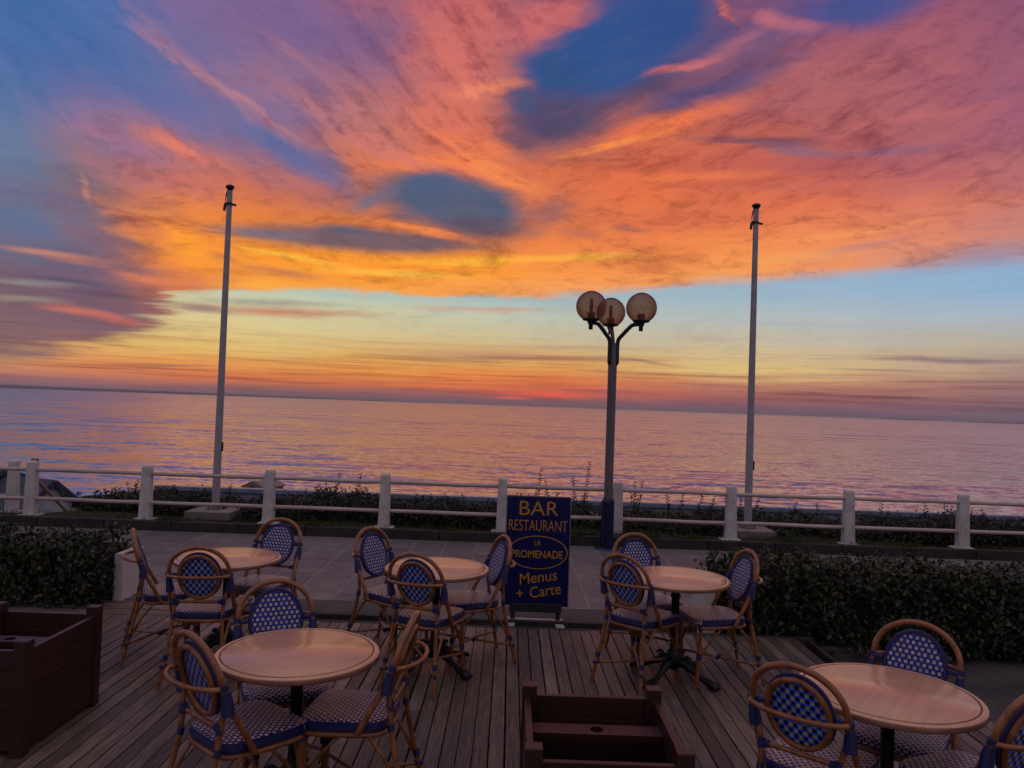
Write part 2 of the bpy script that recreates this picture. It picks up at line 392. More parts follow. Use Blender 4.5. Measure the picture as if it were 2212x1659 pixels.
class MB:
    """collects shapes and links them as one mesh object"""
    def __init__(self):
        self.v, self.f, self.m, self.s, self.uv = [], [], [], [], {}

    def add(self, verts, faces, mat=0, smooth=False, uvs=None):
        o = len(self.v)
        self.v.extend([tuple(p) for p in verts])
        for i, fc in enumerate(faces):
            if uvs is not None:
                self.uv[len(self.f)] = [uvs[k] for k in fc]
            self.f.append(tuple(k + o for k in fc))
            self.m.append(mat)
            self.s.append(smooth)
        return self

    def box(self, c, s, mat=0, rot=None, taper=None, bev=0.0):
        """axis box centre c, size s; taper = (tx, ty) scale of the top"""
        hx, hy, hz = s[0] / 2, s[1] / 2, s[2] / 2
        tx, ty = taper or (1, 1)
        bm = bmesh.new()
        vs_ = [bm.verts.new(p) for p in [(-hx, -hy, -hz), (hx, -hy, -hz), (hx, hy, -hz), (-hx, hy, -hz),
                                         (-hx * tx, -hy * ty, hz), (hx * tx, -hy * ty, hz), (hx * tx, hy * ty, hz), (-hx * tx, hy * ty, hz)]]
        for q in [(0, 3, 2, 1), (4, 5, 6, 7), (0, 1, 5, 4), (1, 2, 6, 5), (2, 3, 7, 6), (3, 0, 4, 7)]:
            bm.faces.new([vs_[k] for k in q])
        if bev > 0:
            bmesh.ops.bevel(bm, geom=bm.edges[:], offset=bev, segments=2, affect='EDGES', profile=0.6)
        bm.verts.ensure_lookup_table()
        bm.verts.index_update()
        M = Matrix.Translation(c) @ (rot.to_4x4() if rot is not None else Matrix())
        self.add([M @ v.co for v in bm.verts], [[v.index for v in f.verts] for f in bm.faces], mat)
        bm.free()
        return self

    def beam(self, a, b, w, h, mat=0, bev=0.0, up=(0, 0, 1)):
        """box from a to b, w wide, h high"""
        a, b = Vector(a), Vector(b)
        d = b - a
        y = d.normalized()
        x = y.cross(Vector(up)).normalized()
        z = x.cross(y)
        R = Matrix((x, y, z)).transposed()
        return self.box((a + b) / 2, (w, d.length, h), mat, R, bev=bev)

    def tube(self, pts, r, seg=8, mat=0, closed=False, flat=None, cap=True):
        pts = [Vector(p) for p in pts]
        n = len(pts)
        rs = r if isinstance(r, (list, tuple)) else [r] * n
        vv, ff = [], []
        ref = None
        for i, p in enumerate(pts):
            if closed:
                t = (pts[(i + 1) % n] - pts[i - 1]).normalized()
            else:
                t = (pts[min(i + 1, n - 1)] - pts[max(i - 1, 0)]).normalized()
            if ref is None:
                ref = Vector((0, 0, 1)) if abs(t.z) < 0.9 else Vector((1, 0, 0))
            x = (ref - t * ref.dot(t)).normalized()
            ref = x
            y = t.cross(x)
            for k in range(seg):
                a = 2 * math.pi * k / seg
                vv.append(p + (x * math.cos(a) + y * math.sin(a)) * rs[i])
        rings = n if closed else n - 1
        for i in range(rings):
            for k in range(seg):
                a0, a1 = i * seg + k, i * seg + (k + 1) % seg
                j = (i + 1) % n
                ff.append((a0, a1, j * seg + (k + 1) % seg, j * seg + k))
        self.add(vv, ff, mat, True)
        if cap and not closed:
            self.add(vv[:seg], [tuple(reversed(range(seg)))], mat)
            self.add(vv[-seg:], [tuple(range(seg))], mat)
        return self

    def lathe(self, prof, seg=24, c=(0, 0, 0), mat=0, mats=None):
        vv, ff, ms = [], [], []
        for (r, z) in prof:
            for k in range(seg):
                a = 2 * math.pi * k / seg
                vv.append((c[0] + r * math.cos(a), c[1] + r * math.sin(a), c[2] + z))
        for i in range(len(prof) - 1):
            band = []
            for k in range(seg):
                band.append((i * seg + k, i * seg + (k + 1) % seg, (i + 1) * seg + (k + 1) % seg, (i + 1) * seg + k))
            if mats:
                o = len(self.v)
                # vertices are shared by all bands, so add faces with an explicit offset below
            ff.append(band)
        o = len(self.v)
        self.v.extend(vv)
        for i, band in enumerate(ff):
            for fc in band:
                self.f.append(tuple(k + o for k in fc))
                self.m.append(mats[i] if mats else mat)
                self.s.append(True)
        return self

    def build(self, name, mats, parent=None, smooth_angle=None):
        me = bpy.data.meshes.new(name)
        me.from_pydata(self.v, [], self.f)
        for m in (mats if isinstance(mats, (list, tuple)) else [mats]):
            me.materials.append(m)
        me.polygons.foreach_set('material_index', self.m)
        me.polygons.foreach_set('use_smooth', self.s)
        if self.uv:
            ul = me.uv_layers.new(name='UVMap')
            for pi, u in self.uv.items():
                ls = me.polygons[pi].loop_start
                for k, c in enumerate(u):
                    ul.data[ls + k].uv = c
        me.update()
        o = bpy.data.objects.new(name, me)
        COL.objects.link(o)
        if parent is not None:
            o.parent = parent
        return o


def spline(pts, n=6, closed=False):
    pts = [Vector(p) for p in pts]
    out = []
    N = len(pts)
    rng = range(N) if closed else range(N - 1)
    for i in rng:
        p0 = pts[i - 1] if (closed or i > 0) else pts[0] * 2 - pts[1]
        p1 = pts[i]
        p2 = pts[(i + 1) % N]
        p3 = pts[(i + 2) % N] if (closed or i + 2 < N) else pts[-1] * 2 - pts[-2]
        for k in range(n):
            t = k / n
            out.append(0.5 * ((2 * p1) + (p2 - p0) * t + (2 * p0 - 5 * p1 + 4 * p2 - p3) * t * t + (3 * p1 - p0 - 3 * p2 + p3) * t ** 3))
    if not closed:
        out.append(pts[-1])
    return out


def tag(o, label, cat, group=None, kind=None):
    o['label'] = label
    o['category'] = cat
    if group:
        o['group'] = group
    if kind:
        o['kind'] = kind
    return o


def setting(o, kind='structure'):
    o['kind'] = kind
    return o


def thing(name, loc, rz, label, cat, group=None):
    o = bpy.data.objects.new(name, None)
    o.empty_display_size = 0.2
    COL.objects.link(o)
    o.location = loc
    o.rotation_euler = (0, 0, rz)
    return tag(o, label, cat, group)


def dup(o, parent=None):
    c = o.copy()
    COL.objects.link(c)
    c.parent = parent
    for ch in [x for x in SC.objects if x.parent == o]:
        dup(ch, c)
    return c


# ------------------------------------------------------------------ materials
def new_mat(name):
    m = bpy.data.materials.new(name)
    m.use_nodes = True
    t = m.node_tree
    t.nodes.clear()
    g = NG(t)
    out = g.n('ShaderNodeOutputMaterial')
    return m, g, out


def finish(m, g, out, color, rough=0.6, bump=None, bump_d=0.002, spec=0.5, metallic=0.0, coat=0.0, normal=None):
    ins = {'Base Color': color, 'Roughness': rough, 'Specular IOR Level': spec, 'Metallic': metallic, 'Coat Weight': coat}
    p = g.n('ShaderNodeBsdfPrincipled', ins)
    if bump is not None:
        b = g.n('ShaderNodeBump', {'Height': bump, 'Strength': 1.0, 'Distance': bump_d})
        g.t.links.new(b.outputs[0], p.inputs['Normal'])
    g.t.links.new(p.outputs[0], out.inputs[0])
    return m


def obj_co(g):
    return g.n('ShaderNodeTexCoord').outputs['Object']


def island(g):
    return g.n('ShaderNodeNewGeometry').outputs['Random Per Island']


def simple(name, a, b, scale=8.0, rough=0.6, bump_d=0.0015, stretch=(1, 1, 1), spec=0.4, metallic=0.0, vary=0.0, detail=5, coat=0.0, bscale=None):
    """two-tone noise material; a, b are sRGB 0-255"""
    m, g, out = new_mat(name)
    co = g.n('ShaderNodeMapping', {'Vector': obj_co(g), 'Scale': stretch}).outputs[0]
    n = g.noise(co, scale, detail, 0.6)
    f = g.rng(n[0], 0.3, 0.7)
    if vary:
        f = g.math('ADD', f, g.math('MULTIPLY', g.math('SUBTRACT', island(g), 0.5), vary), clamp=True)
    c = g.mix(f, lin(a), lin(b))
    n2 = g.noise(co, bscale or scale * 6, 4, 0.6)
    r = g.rng(n2[0], 0.3, 0.7, rough - 0.08, rough + 0.08)
    return finish(m, g, out, c, r, n2[0], bump_d, spec, metallic, coat)


def mat_boards():
    m, g, out = new_mat('weathered_boards')
    co = obj_co(g)
    isl = island(g)
    off = g.comb(g.math('MULTIPLY', isl, 37.0), g.math('MULTIPLY', isl, 11.0), 0.0)
    v = g.vmath('ADD', co, off)
    grain = g.noise(g.n('ShaderNodeMapping', {'Vector': v, 'Scale': (130, 3.5, 30)}).outputs[0], 1.0, 6, 0.65, 1.2)
    blot = g.noise(g.n('ShaderNodeMapping', {'Vector': v, 'Scale': (5, 1.2, 5)}).outputs[0], 1.0, 4, 0.6)
    c = g.mix(isl, lin((94, 80, 74)), lin((152, 132, 120)))
    c = g.mix(g.rng(grain[0], 0.38, 0.62), g.mix(1.0, c, (0.26, 0.24, 0.24, 1), 'MULTIPLY'), c)
    c = g.mix(g.rng(blot[0], 0.42, 0.7, 0, 0.6), c, lin((62, 56, 56)))
    r = g.rng(blot[0], 0.3, 0.7, 0.42, 0.62)
    return finish(m, g, out, c, r, grain[0], 0.003, 0.4)


def mat_boards_x():
    m = M['boards'].copy()
    m.name = 'weathered_boards_across'
    for nd in m.node_tree.nodes:
        if nd.type == 'MAPPING':
            s = nd.inputs['Scale'].default_value
            nd.inputs['Scale'].default_value = (s[1], s[0], s[2])
    return m


def mat_pavers():
    m, g, out = new_mat('paving_slabs')
    co = obj_co(g)
    v = g.n('ShaderNodeMapping', {'Vector': co, 'Rotation': (0, 0, math.pi / 2)}).outputs[0]
    br = g.n('ShaderNodeTexBrick', {'Vector': v, 'Color1': (1, 1, 1, 1), 'Color2': (0, 0, 0, 1), 'Mortar': (0.5, 0.5, 0.5, 1),
                                    'Scale': 1.0, 'Mortar Size': 0.009, 'Mortar Smooth': 0.3, 'Bias': 0.0, 'Brick Width': 0.88, 'Row Height': 0.44}, offset=0.37)
    br2 = g.n('ShaderNodeTexBrick', {'Vector': co, 'Color1': (1, 1, 1, 1), 'Color2': (0, 0, 0, 1), 'Mortar': (0.5, 0.5, 0.5, 1),
                                     'Scale': 1.0, 'Mortar Size': 0.007, 'Mortar Smooth': 0.4, 'Bias': 0.0, 'Brick Width': 2.2, 'Row Height': 0.44}, offset=0.5)
    n = g.noise(co, 3.0, 5, 0.6)
    n2 = g.noise(co, 60.0, 4, 0.6)
    c = g.mix(br.outputs[0], lin((100, 94, 96)), lin((126, 118, 118)))
    c = g.mix(g.rng(n[0], 0.35, 0.7, 0, 0.55), c, lin((80, 72, 74)))
    c = g.mix(g.rng(n2[0], 0.4, 0.75, 0, 0.35), c, lin((66, 60, 62)))
    c = g.mix(g.math('MULTIPLY', br2.outputs[0], 0.30), c, lin((72, 66, 70)))
    c = g.mix(g.math('MULTIPLY', br2.outputs[1], 0.45), c, lin((150, 140, 140)))
    c = g.mix(g.math('MULTIPLY', br.outputs[1], 0.38), c, lin((170, 160, 160)))
    h = g.math('SUBTRACT', g.math('MULTIPLY', n2[0], 0.5), br.outputs[1])
    return finish(m, g, out, c, g.rng(n[0], 0.3, 0.7, 0.45, 0.68), h, 0.003, 0.45)


def mat_rattan():
    m, g, out = new_mat('rattan')
    co = obj_co(g)
    n = g.noise(co, 14.0, 4, 0.6)
    fib = g.noise(g.n('ShaderNodeMapping', {'Vector': co, 'Scale': (160, 160, 22)}).outputs[0], 1.0, 3, 0.5)
    c = g.mix(g.rng(n[0], 0.32, 0.68), lin((112, 58, 26)), lin((172, 108, 60)))
    c = g.mix(g.rng(fib[0], 0.45, 0.75, 0, 0.55), c, lin((84, 42, 20)))
    return finish(m, g, out, c, 0.38, fib[0], 0.0008, 0.5, coat=0.25)


def mat_weave(name, cw, ch, sw, sh, base, dark, cream, navy):
    """staggered little cream squares in a blue plastic weave, laid out in metres of the part's own UV"""
    m, g, out = new_mat(name)
    uv = g.n('ShaderNodeUVMap').outputs[0]
    u, v, _ = g.sep(uv)
    rowf = g.math('DIVIDE', v, ch)
    row = g.math('FLOOR', rowf)
    par = g.math('MODULO', g.math('ADD', row, 400.0), 2.0)
    fu = g.math('FRACT', g.math('ADD', g.math('ADD', g.math('DIVIDE', u, cw), 40.0), g.math('MULTIPLY', par, 0.5)))
    fv = g.math('FRACT', g.math('ADD', rowf, 400.0))
    du = g.math('ABSOLUTE', g.math('SUBTRACT', fu, 0.5))
    dv = g.math('ABSOLUTE', g.math('SUBTRACT', fv, 0.5))
    inu = g.rng(du, sw - 0.02, sw + 0.02, 1, 0)
    inv = g.rng(dv, sh - 0.03, sh + 0.03, 1, 0)
    sq = g.math('MULTIPLY', inu, inv)
    strand_u = g.math('ABSOLUTE', g.math('SINE', g.math('MULTIPLY', u, math.pi * 2 * 2 / cw)))
    strand_v = g.math('ABSOLUTE', g.math('SINE', g.math('MULTIPLY', v, math.pi * 2 / ch)))
    nz = g.noise(uv, 45.0, 3, 0.6, dims='2D')
    c = g.mix(g.rng(strand_u, 0.0, 0.6), lin(dark), lin(base))
    if navy is not None:
        du2 = g.math('ABSOLUTE', g.math('SUBTRACT', g.math('FRACT', g.math('ADD', fu, 0.5)), 0.5))
        sq2 = g.math('MULTIPLY', g.rng(du2, sw - 0.02, sw + 0.02, 1, 0), inv)
        c = g.mix(sq2, c, lin(navy))
    cc = g.mix(g.rng(nz[0], 0.35, 0.7), lin(cream), lin(tuple(int(k * 0.72) for k in cream)))
    c = g.mix(sq, c, cc)
    h = g.math('ADD', g.math('MULTIPLY', g.math('ADD', strand_u, strand_v), 0.35), sq)
    return finish(m, g, out, c, 0.34, h, 0.0022, 0.5)


def mat_binding():
    m, g, out = new_mat('blue_binding')
    co = obj_co(g)
    w = g.n('ShaderNodeTexWave', {'Vector': co, 'Scale': 70.0, 'Distortion': 1.2, 'Detail': 1.0}, wave_type='BANDS', bands_direction='Z').outputs[1]
    c = g.mix(w, lin((12, 14, 62)), lin((24, 28, 108)))
    return finish(m, g, out, c, 0.36, w, 0.0016, 0.5)


def mat_laminate():
    m, g, out = new_mat('table_laminate')
    co = obj_co(g)
    grain = g.noise(g.n('ShaderNodeMapping', {'Vector': co, 'Rotation': (0, 0, 0.35), 'Scale': (2.6, 42, 5)}).outputs[0], 1.0, 5, 0.6, 0.6)
    soft = g.noise(co, 5.0, 3, 0.5)
    c = g.mix(g.rng(grain[0], 0.35, 0.68), lin((208, 150, 118)), lin((224, 168, 134)))
    c = g.mix(g.rng(soft[0], 0.4, 0.7, 0, 0.3), c, lin((202, 146, 114)))
    r = g.rng(g.noise(co, 9.0, 4, 0.6)[0], 0.3, 0.7, 0.24, 0.36)
    return finish(m, g, out, c, r, grain[0], 0.0003, 0.8, coat=0.12)


def mat_leaf(name, cols, rough=0.42):
    m, g, out = new_mat(name)
    isl = island(g)
    st = [(i / (len(cols) - 1), lin(c)) for i, c in enumerate(cols)]
    c = g.ramp(isl, st, 'LINEAR')
    n = g.noise(obj_co(g), 40.0, 2, 0.5)
    c = g.mix(g.rng(n[0], 0.4, 0.7, 0, 0.4), c, g.mix(1.0, c, (0.6, 0.6, 0.55, 1), 'MULTIPLY'))
    p = g.n('ShaderNodeBsdfPrincipled', {'Base Color': c, 'Roughness': rough, 'Specular IOR Level': 0.45})
    tr = g.n('ShaderNodeBsdfTranslucent', {'Color': c})
    mx = g.n('ShaderNodeMixShader', {0: 0.18})
    g.t.links.new(p.outputs[0], mx.inputs[1])
    g.t.links.new(tr.outputs[0], mx.inputs[2])
    g.t.links.new(mx.outputs[0], out.inputs[0])
    return m


def mat_sea():
    m, g, out = new_mat('sea_water')
    pos = g.n('ShaderNodeNewGeometry').outputs['Position']
    px, py, _ = g.sep(pos)
    dist = g.vmath('LENGTH', pos)
    # three families of waves as slopes (independent of the viewing distance)
    def wave(sx, sy, rot, amp, det, rough=0.55):
        v = g.n('ShaderNodeMapping', {'Vector': pos, 'Rotation': (0, 0, rot), 'Scale': (sx, sy, 1)}).outputs[0]
        n = g.noise(v, 1.0, det, rough, 0.2)
        return g.scale(g.vmath('MULTIPLY', g.vmath('SUBTRACT', n[1], (0.5, 0.5, 0.5)), (0.55, 1.0, 0)), amp)
    s = g.vmath('ADD', wave(0.12, 0.42, 0.10, 1.0, 4), wave(0.60, 2.0, -0.06, 1.6, 5, 0.66))
    s = g.vmath('ADD', s, wave(0.05, 0.17, 0.07, 0.7, 3))
    s = g.vmath('ADD', s, wave(0.010, 0.045, 0.12, 0.6, 4))
    # swell faces lean towards the shore, the more the longer the fetch
    gust = g.noise(g.n('ShaderNodeMapping', {'Vector': pos, 'Rotation': (0, 0, 0.05), 'Scale': (0.0035, 0.016, 1)}).outputs[0], 1.0, 5, 0.7, 0.3)
    gust2 = g.noise(g.n('ShaderNodeMapping', {'Vector': pos, 'Rotation': (0, 0, -0.04), 'Scale': (0.0007, 0.0022, 1)}).outputs[0], 1.0, 6, 0.75, 0.3)
    ly = g.math('ADD', g.rng(dist, 60, 1500, -0.05, -0.10), g.math('ADD', g.rng(gust[0], 0.25, 0.75, -0.045, 0.03), g.rng(gust2[0], 0.25, 0.75, -0.05, 0.035)))
    lean = g.comb(0.0, ly, 1.0)
    nrm = g.vmath('NORMALIZE', g.vmath('ADD', s, lean))
    patch = g.noise(g.n('ShaderNodeMapping', {'Vector': pos, 'Scale': (0.0016, 0.006, 1)}).outputs[0], 1.0, 4, 0.55)
    r = g.rng(patch[0], 0.3, 0.7, 0.05, 0.15)
    p = g.n('ShaderNodeBsdfPrincipled', {'Base Color': (0.012, 0.02, 0.03, 1), 'Roughness': r, 'IOR': 1.6, 'Specular IOR Level': 0.5})
    g.t.links.new(nrm, p.inputs['Normal'])
    gl = g.n('ShaderNodeBsdfGlossy', {'Color': (0.95, 0.95, 0.95, 1), 'Roughness': 0.10, 'Normal': nrm})
    mx = g.n('ShaderNodeMixShader', {0: 0.72})
    g.t.links.new(p.outputs[0], mx.inputs[1])
    g.t.links.new(gl.outputs[0], mx.inputs[2])
    g.t.links.new(mx.outputs[0], out.inputs[0])
    return m


def mat_globe():
    m, g, out = new_mat('smoked_globe')
    lw = g.n('ShaderNodeLayerWeight', {'Blend': 0.5}).outputs['Facing']
    ribs = g.noise(g.n('ShaderNodeMapping', {'Vector': obj_co(g), 'Scale': (60, 60, 1.5)}).outputs[0], 1.0, 2, 0.5)
    tcol = g.mix(g.rng(ribs[0], 0.35, 0.65, 0, 1), (0.80, 0.62, 0.52, 1), (0.62, 0.46, 0.38, 1))
    t = g.n('ShaderNodeBsdfTransparent', {'Color': tcol})
    dfs = g.n('ShaderNodeBsdfDiffuse', {'Color': lin((132, 92, 84))})
    tl = g.n('ShaderNodeBsdfTranslucent', {'Color': lin((232, 172, 138))})
    gl = g.n('ShaderNodeBsdfGlossy', {'Color': (0.8, 0.8, 0.8, 1), 'Roughness': 0.12})
    m1 = g.n('ShaderNodeMixShader', {0: 0.55})
    g.t.links.new(dfs.outputs[0], m1.inputs[1])
    g.t.links.new(tl.outputs[0], m1.inputs[2])
    m2 = g.n('ShaderNodeMixShader', {0: g.rng(lw, 0.05, 0.92, 0.36, 0.95, 'SMOOTHSTEP')})
    g.t.links.new(t.outputs[0], m2.inputs[1])
    g.t.links.new(m1.outputs[0], m2.inputs[2])
    m3 = g.n('ShaderNodeMixShader', {0: g.rng(lw, 0.2, 1.0, 0.03, 0.16)})
    g.t.links.new(m2.outputs[0], m3.inputs[1])
    g.t.links.new(gl.outputs[0], m3.inputs[2])
    g.t.links.new(m3.outputs[0], out.inputs[0])
    return m


M = {}
M['boards'] = mat_boards()
M['boards_x'] = mat_boards_x()
M['pavers'] = mat_pavers()
M['rattan'] = mat_rattan()
M['weave_front'] = mat_weave('blue_cream_weave', 0.0275, 0.0240, 0.26, 0.32, (20, 30, 150), (12, 18, 92), (218, 200, 168), None)
M['weave_back'] = mat_weave('blue_cream_weave_rear', 0.0390, 0.0250, 0.23, 0.34, (40, 112, 248), (28, 84, 214), (208, 186, 150), (16, 20, 80))
M['weave_seat'] = mat_weave('blue_cream_seat_weave', 0.0310, 0.0185, 0.31, 0.35, (26, 30, 116), (15, 17, 76), (232, 198, 184), None)
M['binding'] = mat_binding()
M['laminate'] = mat_laminate()
M['table_edge'] = simple('table_edge', (124, 80, 60), (164, 112, 86), 12, 0.35, 0.0006, (1, 1, 6), 0.5)
M['groove'] = simple('table_groove', (104, 66, 48), (130, 86, 64), 12, 0.5, 0.0003)
M['iron'] = simple('black_cast_iron', (14, 14, 16), (30, 28, 30), 20, 0.45, 0.0015, spec=0.5, metallic=0.3)
M['steel'] = simple('dull_steel', (120, 120, 126), (150, 150, 154), 20, 0.4, 0.0006, metallic=0.7)
M['dark_plastic'] = simple('dark_plastic', (38, 36, 40), (52, 50, 54), 16, 0.5, 0.0008)
M['planter_wood'] = simple('stained_planter_wood', (44, 24, 20), (66, 37, 30), 4, 0.38, 0.0012, (18, 1.5, 18), vary=0.25)
M['soil'] = simple('dark_soil', (26, 22, 20), (48, 40, 34), 20, 0.9, 0.01)
def mat_white_concrete():
    m, g, out = new_mat('white_concrete')
    co = obj_co(g)
    n = g.noise(co, 5.0, 5, 0.6)
    fine = g.noise(co, 45.0, 4, 0.6)
    run = g.noise(g.n('ShaderNodeMapping', {'Vector': co, 'Scale': (22, 22, 1.6)}).outputs[0], 1.0, 4, 0.6)
    chip = g.noise(co, 14.0, 3, 0.5)
    c = g.mix(g.rng(n[0], 0.3, 0.7), lin((182, 173, 170)), lin((216, 208, 203)))
    c = g.mix(g.rng(run[0], 0.60, 0.74, 0, 0.6), c, lin((150, 112, 88)))
    c = g.mix(g.rng(chip[0], 0.68, 0.72, 0, 0.7), c, lin((118, 108, 104)))
    return finish(m, g, out, c, 0.62, g.math('ADD', fine[0], chip[0]), 0.003, 0.4)


M['white_paint'] = mat_white_concrete()
M['white_metal'] = simple('white_painted_metal', (150, 142, 148), (172, 164, 168), 8, 0.42, 0.0006)
M['rail_paint'] = simple('painted_rail', (168, 146, 138), (204, 184, 174), 3, 0.45, 0.0012, (0.6, 5, 5))
M['kerb'] = simple('kerb_stone', (36, 32, 30), (62, 55, 52), 5, 0.8, 0.006)
M['asphalt'] = simple('asphalt', (52, 48, 50), (84, 76, 76), 3, 0.8, 0.006, bscale=120)
M['concrete'] = simple('grey_concrete', (120, 110, 106), (150, 138, 134), 6, 0.8, 0.004)
M['earth'] = simple('grass_bank_soil', (34, 36, 22), (60, 58, 36), 3, 0.95, 0.02)
M['grass'] = mat_leaf('grass_blades', [(36, 46, 18), (60, 72, 28), (84, 90, 38), (104, 100, 52)], 0.6)
M['leaf_hedge'] = mat_leaf('hedge_leaves', [(20, 30, 18), (30, 44, 24), (40, 56, 28), (48, 62, 32), (60, 54, 36), (66, 44, 30), (86, 90, 40)], 0.36)
M['leaf_back'] = mat_leaf('bank_hedge_leaves', [(26, 34, 22), (38, 46, 28), (52, 58, 32), (70, 68, 40)], 0.5)
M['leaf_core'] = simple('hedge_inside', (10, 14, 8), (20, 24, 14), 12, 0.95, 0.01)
M['twig'] = simple('twig_bark', (54, 38, 30), (80, 58, 44), 20, 0.8, 0.001)
M['sea'] = mat_sea()
M['globe'] = mat_globe()
M['lamp_dark'] = simple('dark_lamp_paint', (24, 22, 30), (38, 36, 46), 10, 0.38, 0.0008, spec=0.5)
M['lamp_pole'] = simple('lamp_pole_paint', (96, 86, 92), (124, 112, 114), 6, 0.4, 0.0008, (4, 4, 0.6))
M['lamp_blue'] = simple('blue_lamp_paint', (14, 18, 52), (24, 30, 76), 6, 0.4, 0.0008)
M['bulb'] = simple('lamp_fitting', (120, 110, 100), (160, 148, 134), 20, 0.4, 0.0004)
M['pale_steel'] = simple('pale_steel', (150, 150, 158), (182, 182, 190), 20, 0.45, 0.0006)
M['sign_blue'] = simple('sign_blue', (8, 12, 70), (12, 18, 86), 3, 0.32, 0.0003)
M['sign_gold'] = simple('sign_gold', (190, 132, 28), (208, 148, 38), 8, 0.4, 0.0002)
M['slate'] = simple('slate_roof', (52, 56, 74), (74, 78, 98), 4, 0.5, 0.004)
M['ridge'] = simple('ridge_flashing', (120, 130, 154), (150, 158, 180), 6, 0.35, 0.001, metallic=0.3)
M['cabin_dark'] = simple('dark_cabin_boards', (44, 50, 66), (66, 72, 88), 4, 0.6, 0.003, (1, 1, 10))
M['cabin_white'] = simple('white_cabin_boards', (170, 172, 184), (206, 206, 214), 7, 0.6, 0.003)
M['tan_roof'] = simple('tan_roof', (124, 104, 94), (156, 132, 118), 5, 0.7, 0.003)
M['stake_wood'] = simple('pale_stake_wood', (140, 106, 80), (176, 140, 108), 5, 0.7, 0.002, (8, 8, 1))
M['sand'] = simple('beach_sand', (120, 104, 90), (150, 132, 112), 0.5, 0.95, 0.02)
M['coast'] = simple('far_coast', (96, 96, 112), (116, 112, 122), 0.002, 0.95, 0.0)

# ------------------------------------------------------------------ setting: ground, deck, promenade, bank, sea
PROM = -0.15


def sheet(name, pts, mat, kind='structure'):
    b = MB()
    b.add(pts, [tuple(range(len(pts)))])
    return setting(b.build(name, mat), kind)


def slab(name, x0, x1, y0, y1, z0, z1, mat, bev=0.0):
    b = MB()
    b.box(((x0 + x1) / 2, (y0 + y1) / 2, (z0 + z1) / 2), (x1 - x0, y1 - y0, z1 - z0), bev=bev)
    return setting(b.build(name, mat))


sheet('asphalt_ground', [(-40, -8, -0.19), (40, -8, -0.19), (40, 7.9, -0.19), (-40, 7.9, -0.19)], M['asphalt'])
slab('asphalt_path', -2.36, 3.2, 6.69, 7.69, -0.30, -0.092, M['asphalt'], 0.01)
slab('promenade_paving', -40, 40, 7.70, 11.50, -0.40, PROM, M['pavers'], 0.01)
b = MB()
x = -40.0
while x < 40:
    b.box((x + 0.5, 11.57, -0.13), (0.988, 0.13, 0.24), bev=0.012)
    x += 1.0
setting(b.build('kerb', M['kerb']))


def bank_z(x, y):
    return -0.035 + 0.03 * math.sin(x * 1.7 + y) + 0.025 * math.sin(x * 0.6 - y * 2.1)


def land_z(x, y):
    if y <= 14.6:
        k = 0.0
        if x < -6.75:                     # the bank falls away by the beach steps on the left
            k = min(1.0, (-6.75 - x) / 1.2) * max(0.0, min(1.0, (y - 12.0) / 1.5))
        return bank_z(x, y) - 1.2 * k
    if y <= 16:
        return bank_z(x, y) - 2.4 * (y - 14.6) / 1.4 - (0.0 if x > -7.4 else 0.0)
    if y <= 26:
        return -2.5
    return max(-9.0, -2.5 - 6.5 * (y - 26) / 22)


ys = [11.63, 11.9, 12.2, 12.6, 13.0, 13.5, 14.0, 14.6, 15.3, 16, 18, 22, 26, 32, 40, 48, 60]
xs_ = [-60, -40, -25, -16] + [-12 + 0.4 * i for i in range(76)] + [25, 40, 60]
b = MB()
b.add([(x, y, land_z(x, y)) for y in ys for x in xs_],
      [(j * len(xs_) + i, j * len(xs_) + i + 1, (j + 1) * len(xs_) + i + 1, (j + 1) * len(xs_) + i) for j in range(len(ys) - 1) for i in range(len(xs_) - 1)], 0, True)
setting(b.build('bank_terrain', M['earth']))

# sea: rings growing towards the horizon
SEA = -8.0
radii = [30, 60, 120, 250, 500, 1000, 2000, 4000, 8000, 16000, 30000, 45000]
angs = [math.radians(a) for a in range(-90, 91, 6)]
b = MB()
b.add([(r * math.sin(a), 12 + r * math.cos(a), SEA) for r in radii for a in angs],
      [(j * len(angs) + i, j * len(angs) + i + 1, (j + 1) * len(angs) + i + 1, (j + 1) * len(angs) + i) for j in range(len(radii) - 1) for i in range(len(angs) - 1)], 0, True)
setting(b.build('sea', M['sea']))

# far coast, low land fading out along the horizon on the left, two specks of islands on the right


def coast(name, pts, depth):
    """pts: photo x, height in photo px above the horizon"""
    bb = MB()
    vv, n = [], len(pts)
    for k, (px, h) in enumerate(pts):
        base = ray(px, 834.0 + 0.0366 * px)
        dirn = Vector((base.x, base.y, 0)).normalized()
        p = dirn * depth
        hh = h / F * depth
        q = dirn * (depth + 900)
        vv += [(p.x, p.y, SEA - 5), (p.x, p.y, SEA + hh * 0.7 + 2), (q.x, q.y, SEA + hh + 3), (q.x + dirn.x * 900, q.y + dirn.y * 900, SEA - 5)]
    ff = []
    for k in range(n - 1):
        for j in range(3):
            ff.append((k * 4 + j, k * 4 + 4 + j, k * 4 + 5 + j, k * 4 + 1 + j))
    bb.add(vv, ff, 0, True)
    return setting(bb.build(name, M['coast']))


rr = random.Random(3)
prof = []
for i in range(110):
    px = -330 + i * 12
    t = max(0.0, min(1.0, (930 - px) / 800.0))
    prof.append((px, 5.5 * t ** 0.8 + rr.uniform(-0.5, 0.5) * (0.3 + t)))
coast('coast_hills', prof, 14000)
coast('islet_hills', [(1905, 0.0), (1925, 1.4), (1950, 1.8), (1985, 1.5), (2010, 0.2)], 16000)
coast('islet_hills', [(2080, 0.0), (2110, 1.5), (2150, 1.6), (2212, 1.4), (2260, 1.0), (2300, 0.0)], 16000)

# deck: every board with a gap beside it
W_B, GAP, TH = 0.080, 0.0080, 0.028
b = MB()
rb = random.Random(11)


